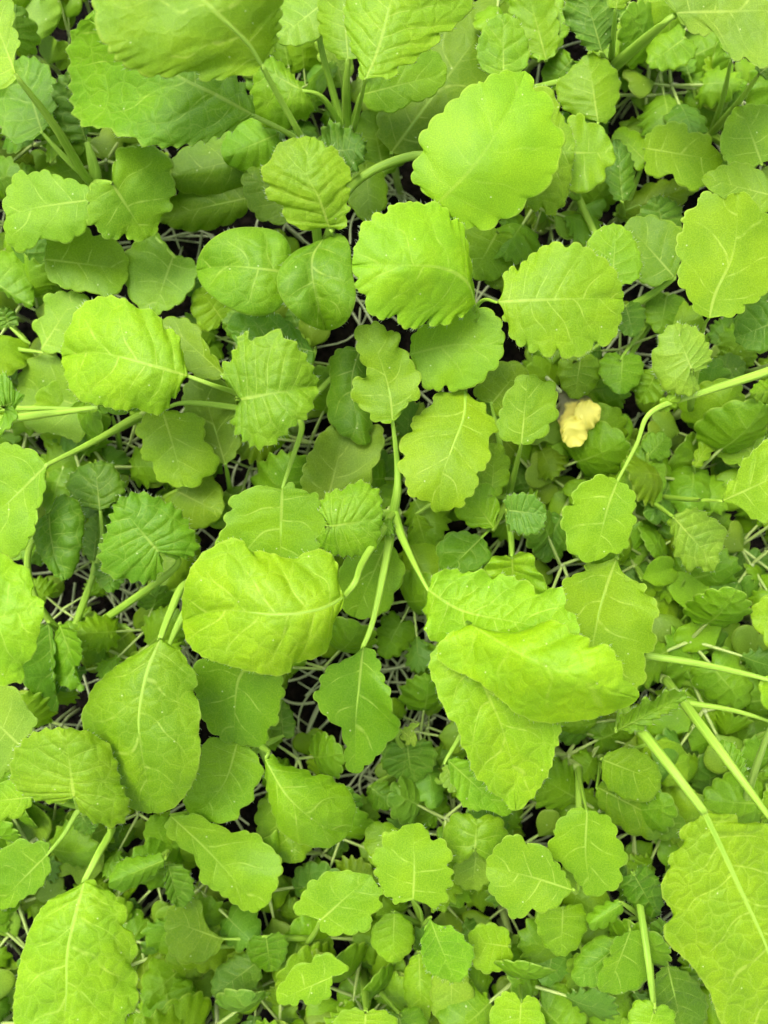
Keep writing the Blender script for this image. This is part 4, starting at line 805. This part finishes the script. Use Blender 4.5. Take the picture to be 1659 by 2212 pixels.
plant('P37', (910, 2110, 22), 'long pale leaves standing near the bottom edge under the folded toothed leaf')
ql('P37', (905, 2060), (910, 2215), 36, 44, 'long', 'b', teeth=Rn(5, 4))
ql('P37', (975, 2080), (975, 2225), 46, 48, 'long', 'p', crk=.3)
plant('P38', (785, 2100, 22), 'toothed pale leaf cut off by the bottom edge, on a thick upright stalk')
leaf('P38', (790, 2185), (785, 2280), [(765, 2178), (735, 2185), (720, 2215), (730, 2260)], [(815, 2180), (845, 2190), (862, 2215), (850, 2260)], 66, 66, col='b', teeth=S(6, 4), hairs=.8, st=[(788, 2140)], r=1.3)
ql('P38', (860, 2190), (880, 2270), 50, 56, 'fan', 'g')

# --- background leaves under the top canopy
plant('P40', (590, 350, 22), 'dim broad leaves in the shade left of the crinkled leaf, upper left')
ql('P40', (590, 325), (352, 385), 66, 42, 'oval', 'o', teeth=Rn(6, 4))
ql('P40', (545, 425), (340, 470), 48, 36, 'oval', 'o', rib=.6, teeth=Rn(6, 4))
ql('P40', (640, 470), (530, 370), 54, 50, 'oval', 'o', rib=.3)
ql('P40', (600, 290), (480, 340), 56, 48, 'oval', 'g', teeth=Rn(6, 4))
plant('P41', (850, 350, 20), 'broad dim olive leaf filling the shade above the largest flat leaf')
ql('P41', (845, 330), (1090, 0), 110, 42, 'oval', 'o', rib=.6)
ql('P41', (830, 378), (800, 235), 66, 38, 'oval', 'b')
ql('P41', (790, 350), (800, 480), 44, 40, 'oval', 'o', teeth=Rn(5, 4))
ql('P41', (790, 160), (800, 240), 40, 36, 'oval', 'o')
plant('P42', (1180, 120, 18), 'dim pale ribbed leaves between the oval leaf and the dark crinkled one at the top')
ql('P42', (1165, 130), (1180, -40), 54, 40, 'oval', 'b', rib=.7)
ql('P42', (1180, 130), (1130, -60), 50, 44, 'oval', 'b')
ql('P42', (1235, 130), (1180, 190), 40, 36, 'fan', 'g', teeth=S(6, 3))
plant('P43', (900, 1640, 18), 'bluish crinkled small leaf in the shade right of the hanging diamond leaf')
ql('P43', (880, 1610), (890, 1690), 56, 42, 'fan', 'u', crk=.9, bul=1, teeth=S(9, 4))
leaf('P43', (868, 1578), (900, 1606), [(878, 1570), (905, 1560), (895, 1580)], [(868, 1595), (885, 1608)], 62, 62, col='p', st=[(860, 1600)])
ql('P43', (965, 1655), (985, 1712), 22, 50, 'oval', 'p', st=[(950, 1690)])
ql('P43', (800, 1700), (850, 1740), 30, 34, 'oval', 'g')
plant('P44', (470, 640, 24), 'dim scalloped leaf under the left domed glossy leaf')
ql('P44', (480, 690), (430, 620), 44, 44, 'fan', 'b', teeth=Rn(4, 5))
ql('P44', (560, 700), (480, 700), 40, 48, 'oval', 'd', teeth=S(6, 3), crk=.4)
plant('P45', (350, 1080, 22), 'flat dim leaf between the dark rosette and the wide scalloped leaf')
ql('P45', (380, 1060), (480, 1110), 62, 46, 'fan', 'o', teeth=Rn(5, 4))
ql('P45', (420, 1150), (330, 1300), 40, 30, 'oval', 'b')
plant('P46', (1060, 520, 24), 'dim toothed leaf under the rim of the largest flat leaf')
ql('P46', (1075, 500), (1020, 600), 66, 46, 'fan', 'b', teeth=Rn(5, 4))
ql('P46', (1090, 560), (1060, 620), 40, 40, 'fan', 'o', teeth=Rn(5, 4))

# --- seed leaves that show clearly
def seed_pair(key, crown, label, *leaves, col='p'):
    plant(key, crown, label, .9, 'seedling', 'seedling')
    PLANTS[key]['e']['group'] = 'seedlings with clear seed leaves'
    for b, t, w, z in leaves:
        ql(key, b, t, w, z, 'cot', col, crk=.03, vv=.12, nv=2, scal=0, r=.8, droop=.1)
seed_pair('S1', (1420, 1400, 12), 'seedling with two wide kidney-shaped yellow-green seed leaves, right of the folded leaf', ((1488, 1325), (1510, 1248), 62, 40), ((1410, 1268), (1405, 1335), 34, 32), col='b')
seed_pair('S2', (1590, 1430, 14), 'seedling whose heart-shaped seed leaf lies below the kidney-shaped one', ((1545, 1400), (1488, 1340), 58, 44), ((1600, 1450), (1660, 1480), 50, 34), col='b')
seed_pair('S3', (1360, 1195, 14), 'seedling with a narrow seed leaf between the flat oval leaf and crinkled light leaf', ((1385, 1250), (1458, 1225), 32, 42), ((1390, 1245), (1420, 1282), 24, 40), col='b')
seed_pair('S4', (66, 118, 14), 'seedling with a large round matt seed leaf in the top left corner', ((66, 102), (86, -12), 52, 32), ((105, 140), (125, 85), 34, 26))
seed_pair('S5', (150, 1770, 16), 'seedling with two matt bean-shaped seed leaves under the puffed crinkled leaf', ((60, 1728), (72, 1818), 42, 40), ((200, 1775), (150, 1898), 52, 40))
seed_pair('S6', (1405, 262, 12), 'seedling with a small round seed leaf left of the spotted matt leaf', ((1410, 250), (1402, 180), 42, 24))
seed_pair('S7', (1270, 1010, 14), 'seedling with a wide seed leaf right under the withered yellow leaf', ((1292, 975), (1325, 890), 56, 34), ((1280, 1040), (1225, 1075), 26, 36), col='b')
seed_pair('S8', (1440, 1640, 14), 'seedling with a broad dull seed leaf beside the small curled leaf, lower right', ((1490, 1580), (1420, 1520), 58, 40), col='b')
seed_pair('S9', (320, 1350, 12), 'seedling with an oval seed leaf behind the pale slanting stalk', ((352, 1330), (365, 1230), 36, 30), col='b')
seed_pair('S10', (960, 1480, 12), 'seedling with dark oval seed leaves in the gap beside the folded leaf', ((960, 1470), (895, 1400), 34, 30), ((930, 1440), (950, 1530), 26, 34), col='g')

# ------------------------------------------------------------------ seedlings that fill the bed between the plants
def local_leaf(parent, length, hw, kind, at, yaw, pitch, col, crk=.2, bul=.3, teeth=None, nv=4, droop=.1, stalk=0.0, vee=0.0):
    b, t, L, R = prof((0, 0), (length, 0), hw, kind)
    me, _, ribw, _ = blade('leaf', b, t, L, R, zb=0, zt=0, droop=droop, vee=vee, bul=bul, teeth=teeth, nv=nv, metric=True, lod=.55, arch=length*0.06, scal=0 if kind == 'cot' else 4)
    o = link('leaf', me, parent)
    o.rotation_euler = (rnd.uniform(-.45, .45), -pitch, yaw)
    off = stalk*0.001
    o.location = (at[0] + math.cos(yaw)*math.cos(pitch)*off, at[1] + math.sin(yaw)*math.cos(pitch)*off, at[2] + math.sin(pitch)*off)
    o.color = tone(col); o['veins'] = float(nv); o['crinkle'] = float(crk); o['vein_strength'] = 0.25 if kind == 'cot' else 0.5
    if stalk:
        path = [np.array([length*0.00025, 0, 0.0002]), np.array([0.0, 0, -0.0002]), np.array([-off*0.55, 0, -0.0006]), np.array([-off, 0, -0.001])]
        sm = tube_mesh('stalk', path, [0.0002, 0.00042, 0.0005, 0.00055], M_STALK, sides=8, per=4)
        so = link('stalk', sm, o); so.color = (0.24, 0.34, 0.07, 1)
    return o

def seedling(kind):
    e = bpy.data.objects.new('seedling', None); COL.objects.link(e); e.empty_display_size = 0.01
    h = {0: .020, 1: .026, 2: .032, 3: .024, 4: .030, 5: .036, 6: .028, 7: .034}[kind]
    lx, ly = rnd.uniform(-.006, .006), rnd.uniform(-.006, .006)
    c = (lx, ly, h)
    sm = tube_mesh('stem', [np.array([0, 0, -.002]), np.array([lx*.2, ly*.2, h*.5]), np.array([lx, ly, h])], [.0005, .00055, .0006], M_STALK, sides=8, per=6)
    so = link('stem', sm, e); so.color = (0.28, 0.36, 0.12, 1)
    cots = 'pb'[kind % 2]
    a = rnd.uniform(0, 6.28)
    if kind not in (5, 7):
        for k in (0, 1):
            local_leaf(e, rnd.uniform(9, 13), rnd.uniform(5, 7.5), 'cot', c, a + math.pi*k + rnd.uniform(-.3, .3), rnd.uniform(-.05, .35), cots, 0.05, 0.0, None, 2, .12, stalk=rnd.uniform(4, 8), vee=.05)
    if kind in (1, 2, 3, 4, 5, 6, 7):
        for k in range({1: 2, 2: 3, 3: 2, 4: 3, 5: 4, 6: 3, 7: 4}[kind]):
            ff = rnd.choice(['fan', 'fan', 'oval', 'obov']); ln = rnd.uniform(10, 17)
            tt = rnd.choice([Rn(4, 1.2), S(6, 1.3), S(7, 1.5)])
            local_leaf(e, ln, ln*rnd.uniform(.38, .55), ff, c, a + 1.4 + k*1.75 + rnd.uniform(-.4, .4), rnd.uniform(-.1, .85), rnd.choice('bgguo'), rnd.uniform(.1, .8), rnd.uniform(.2, .7), tt, 5, rnd.uniform(.1, .4), stalk=rnd.uniform(8, 15))
    e['category'] = 'seedling'; e['group'] = 'small seedlings filling the gaps'
    return e

def copy_tree(o, parent=None):
    c = o.copy(); COL.objects.link(c)
    if parent is not None: c.parent = parent
    for ch in KIDS[o.name]: copy_tree(ch, c)
    return c

PROTO = [seedling(k) for k in range(8)]
KIDS = {}
def fill_kids(o):
    KIDS[o.name] = list(o.children)
    for ch in o.children: fill_kids(ch)
for p in PROTO: fill_kids(p)

GAPS = [(880, 1380, 75), (900, 1450, 60), (950, 1510, 55), (680, 1590, 55), (820, 1690, 60), (1215, 1010, 55), (1560, 750, 35), (380, 1310, 55), (250, 1330, 40), (390, 510, 40),
        (850, 395, 45), (40, 330, 35), (1540, 130, 45), (255, 965, 35), (740, 1370, 45), (560, 1000, 25), (700, 870, 30), (200, 1520, 35), (1230, 1760, 25), (1010, 1270, 30), (1200, 760, 35)]
spots = []
for gy, gx, step in [(a, b, 80) for a in range(-20, 1760, 80) for b in range(-20, 1700, 80)] + [(a, b, 70) for a in range(1770, 2260, 70) for b in range(-20, 1700, 70)]:
        x = gx + rnd.uniform(-.5, .5)*step; y = gy + rnd.uniform(-.5, .5)*step
        if any(math.hypot(x-a, y-b) < r*1.2 for a, b, r in GAPS): continue
        i, j = int(np.clip(y/10+5, 4, 227)), int(np.clip(x/10+5, 4, 171))
        cov = COVER[max(0, i-4):i+5, max(0, j-4):j+5].mean()
        if cov > 0.80: continue
        spots.append((cov, x, y))
rnd.shuffle(spots)
MARKS = [(640, 1310, 'the big domed centre leaf'), (770, 1530, 'the hanging diamond-shaped leaf'), (1150, 1460, 'the big folded leaf'), (1060, 320, 'the largest flat leaf'), (890, 570, 'the round scalloped leaf'),
         (1215, 650, 'the wide toothed leaf'), (270, 770, 'the broad pale-ribbed leaf'), (580, 840, 'the crinkled fan leaf'), (970, 970, 'the oak-like lobed leaf'), (1290, 1120, 'the flat oval leaf'),
         (1570, 560, 'the smooth pale leaf'), (1475, 780, 'the small round crinkled leaf'), (310, 1560, 'the long egg-shaped leaf'), (150, 1680, 'the puffed crinkled leaf'), (160, 2050, 'the very long ribbed leaf'),
         (1560, 1980, 'the big hanging corner leaf'), (890, 1860, 'the clover-like leaf'), (730, 1950, 'the shield-shaped leaf'), (1150, 1900, 'the overlapping grey-green pair'), (680, 1740, 'the cupped toothed leaf'),
         (320, 1160, 'the dark crinkled rosette'), (400, 80, 'the broad lime corner leaf'), (520, 590, 'the two glossy domed leaves'), (1250, 900, 'the withered yellow leaf'), (1500, 1370, 'the heart-shaped seed leaf'),
         (1500, 340, 'the spotted matt leaf'), (480, 1870, 'the long trailing leaf'), (670, 2110, 'the thin lobed bottom leaf'), (1350, 2080, 'the narrow dark leaves'), (850, 60, 'the toothed top leaf')]
LOOK = ['seedling with only two round seed leaves', 'seedling with two young leaves', 'seedling with three young leaves', 'low seedling with two young leaves', 'tall seedling with three young leaves',
        'seedling of four toothed leaves', 'seedling with three small young leaves', 'tall seedling of four frilly leaves']
def seedling_label(k, x, y):
    mx, my, ph = min(MARKS, key=lambda m: math.hypot(m[0]-x, m[1]-y))
    dx, dy = x-mx, y-my
    side = ('right of' if dx > 0 else 'left of') if abs(dx) > abs(dy) else ('below' if dy > 0 else 'above')
    return f'{LOOK[k]}, {side} {ph}'
used = set()
for n, (cov, x, y) in enumerate(spots[:300]):
    k = rnd.randrange(8)
    if x < 700 and y < 700 and k in (0,): k = 3
    o = PROTO[k] if k not in used else copy_tree(PROTO[k])
    used.add(k)
    wx, wy = unproj(x, y, 0.026)
    sc = rnd.uniform(.75, 1.2)
    o['label'] = seedling_label(k, x, y)
    o.location = (wx, wy, 0); o.rotation_euler = (0, 0, rnd.uniform(0, 6.28)); o.scale = (sc, sc, sc*rnd.uniform(.75, 1.15))

# ------------------------------------------------------------------ tangle of pale, thin fallen stems on the soil
def stem_tangle():
    Vs, Fs, n0 = [], [], 0
    r = np.random.default_rng(5)
    def one(x, y, ang, ln, z0, z1, rad):
        nonlocal n0
        p = [np.array([x, y, z0])]
        a = ang; bend = r.normal(0, .30)
        for i in range(4):
            a += bend + r.normal(0, .08)
            p.append(p[-1] + np.array([math.cos(a)*ln/4, math.sin(a)*ln/4, (z1-z0)/4]))
        C = catmull(p, 4); C = resample3(C, 14)
        V, F, _ = tube_arrays(C, np.full(len(C), rad), 6)
        Vs.append(V); Fs.append(F + n0); n0 += len(V)
    for i in range(220):
        x, y = r.uniform(-.16, .16), r.uniform(-.21, .21)
        one(x, y, r.uniform(0, 6.28), r.uniform(.03, .08), r.uniform(.001, .006), r.uniform(.003, .020), r.uniform(.0003, .00055))
    for gx, gy, gr in GAPS:                      # thick where the light reaches the soil
        for i in range(int(gr/3.8)):
            wx, wy = unproj(gx + r.normal(0, gr*.7), gy + r.normal(0, gr*.7), .008)
            one(wx, wy, r.uniform(0, 6.28), r.uniform(.02, .05), r.uniform(.001, .010), r.uniform(.004, .024), r.uniform(.0003, .00055))
    o = link('fallen_stems', mesh_from('fallen_stems', np.vstack(Vs), np.vstack(Fs), None, None, M_PALE))
    o['kind'] = 'stuff'; o['label'] = 'tangle of thin pale stems lying on the dark soil'
stem_tangle()

# ------------------------------------------------------------------ the withered yellow leaf
def withered_leaf():
    k = NT('withered_blade')
    tc = k.n('ShaderNodeTexCoord'); sx = k.n('ShaderNodeUVMap', uv_map='blade'); sp = k.n('ShaderNodeSeparateXYZ'); k.l(sx.outputs[0], sp.inputs[0])
    nz = k.n('ShaderNodeTexNoise'); nz.inputs['Scale'].default_value = 380; nz.inputs['Detail'].default_value = 5; k.l(tc.outputs['Object'], nz.inputs['Vector'])
    f = k.ramp(k.math('ADD', sp.outputs[0], k.math('MULTIPLY', k.math('SUBTRACT', nz.outputs[0], .5), .35)), .40, .52)
    dead = k.mix(nz.outputs[0], (0.07, 0.072, 0.026, 1), (0.22, 0.21, 0.09, 1))
    yel = k.mix(nz.outputs[0], (0.52, 0.43, 0.03, 1), (0.80, 0.70, 0.16, 1))
    p = k.n('ShaderNodeBsdfPrincipled'); k.l(k.mix(f, dead, yel), p.inputs['Base Color']); p.inputs['Roughness'].default_value = .55
    b = k.n('ShaderNodeBump'); b.inputs['Distance'].default_value = .0006; k.l(nz.outputs[0], b.inputs['Height']); k.l(b.outputs[0], p.inputs['Normal'])
    k.l(p.outputs[0], k.out.inputs[0])
    m_yel = simple_material('withered_yellow', (0.82, 0.74, 0.13), .45, .2)
    x, y = unproj(1245, 900, .045)
    e = bpy.data.objects.new('withered_leaf', None); COL.objects.link(e); e.location = (x, y, .035)
    e['label'] = 'withered leaf, dead grey-brown at one end and crumpled yellow at the other'; e['category'] = 'leaf'
    def piece(nm, base, tip, L, R, z0, z1, **kw):
        me, _, _, _ = blade(nm, base, tip, L, R, zb=z0, zt=z1, **kw); me.materials.clear(); me.materials.append(m_yel if nm == 'yellow_lobe' else k.m)
        shift(me, np.array(e.location)); return link(nm, me, e)
    piece('blade', (1208, 842), (1262, 952), [(1222, 838), (1255, 848), (1280, 868), (1284, 905), (1272, 930)], [(1206, 870), (1206, 910), (1216, 945), (1235, 965)], 42, 43, bul=1.2, wob=3, ruf=1.2, nv=5, vee=.2, droop=.25, scal=3, seed=5)
    piece('yellow_lobe', (1240, 892), (1298, 892), [(1250, 872), (1278, 866), (1294, 878)], [(1245, 915), (1262, 930), (1285, 920)], 46, 47, bul=1.2, wob=4.0, ruf=1.3, vee=.45, droop=.4, scal=3, seed=6)
    piece('yellow_lobe', (1222, 905), (1240, 966), [(1240, 898), (1262, 915), (1268, 945), (1258, 960)], [(1216, 922), (1214, 945), (1224, 962)], 48, 46, bul=1.2, wob=4.0, ruf=1.3, vee=.45, droop=.4, scal=3, seed=9)
    st = tube_mesh('stalk', [np.array(unproj(1210, 845, .05)+(.05,)) - np.array(e.location), np.array(unproj(1180, 815, .03)+(.03,)) - np.array(e.location), np.array(unproj(1165, 800, 0)+(-.002,)) - np.array(e.location)], [.0006, .0007, .0007], M_PALE, sides=8)
    link('stalk', st, e)
withered_leaf()
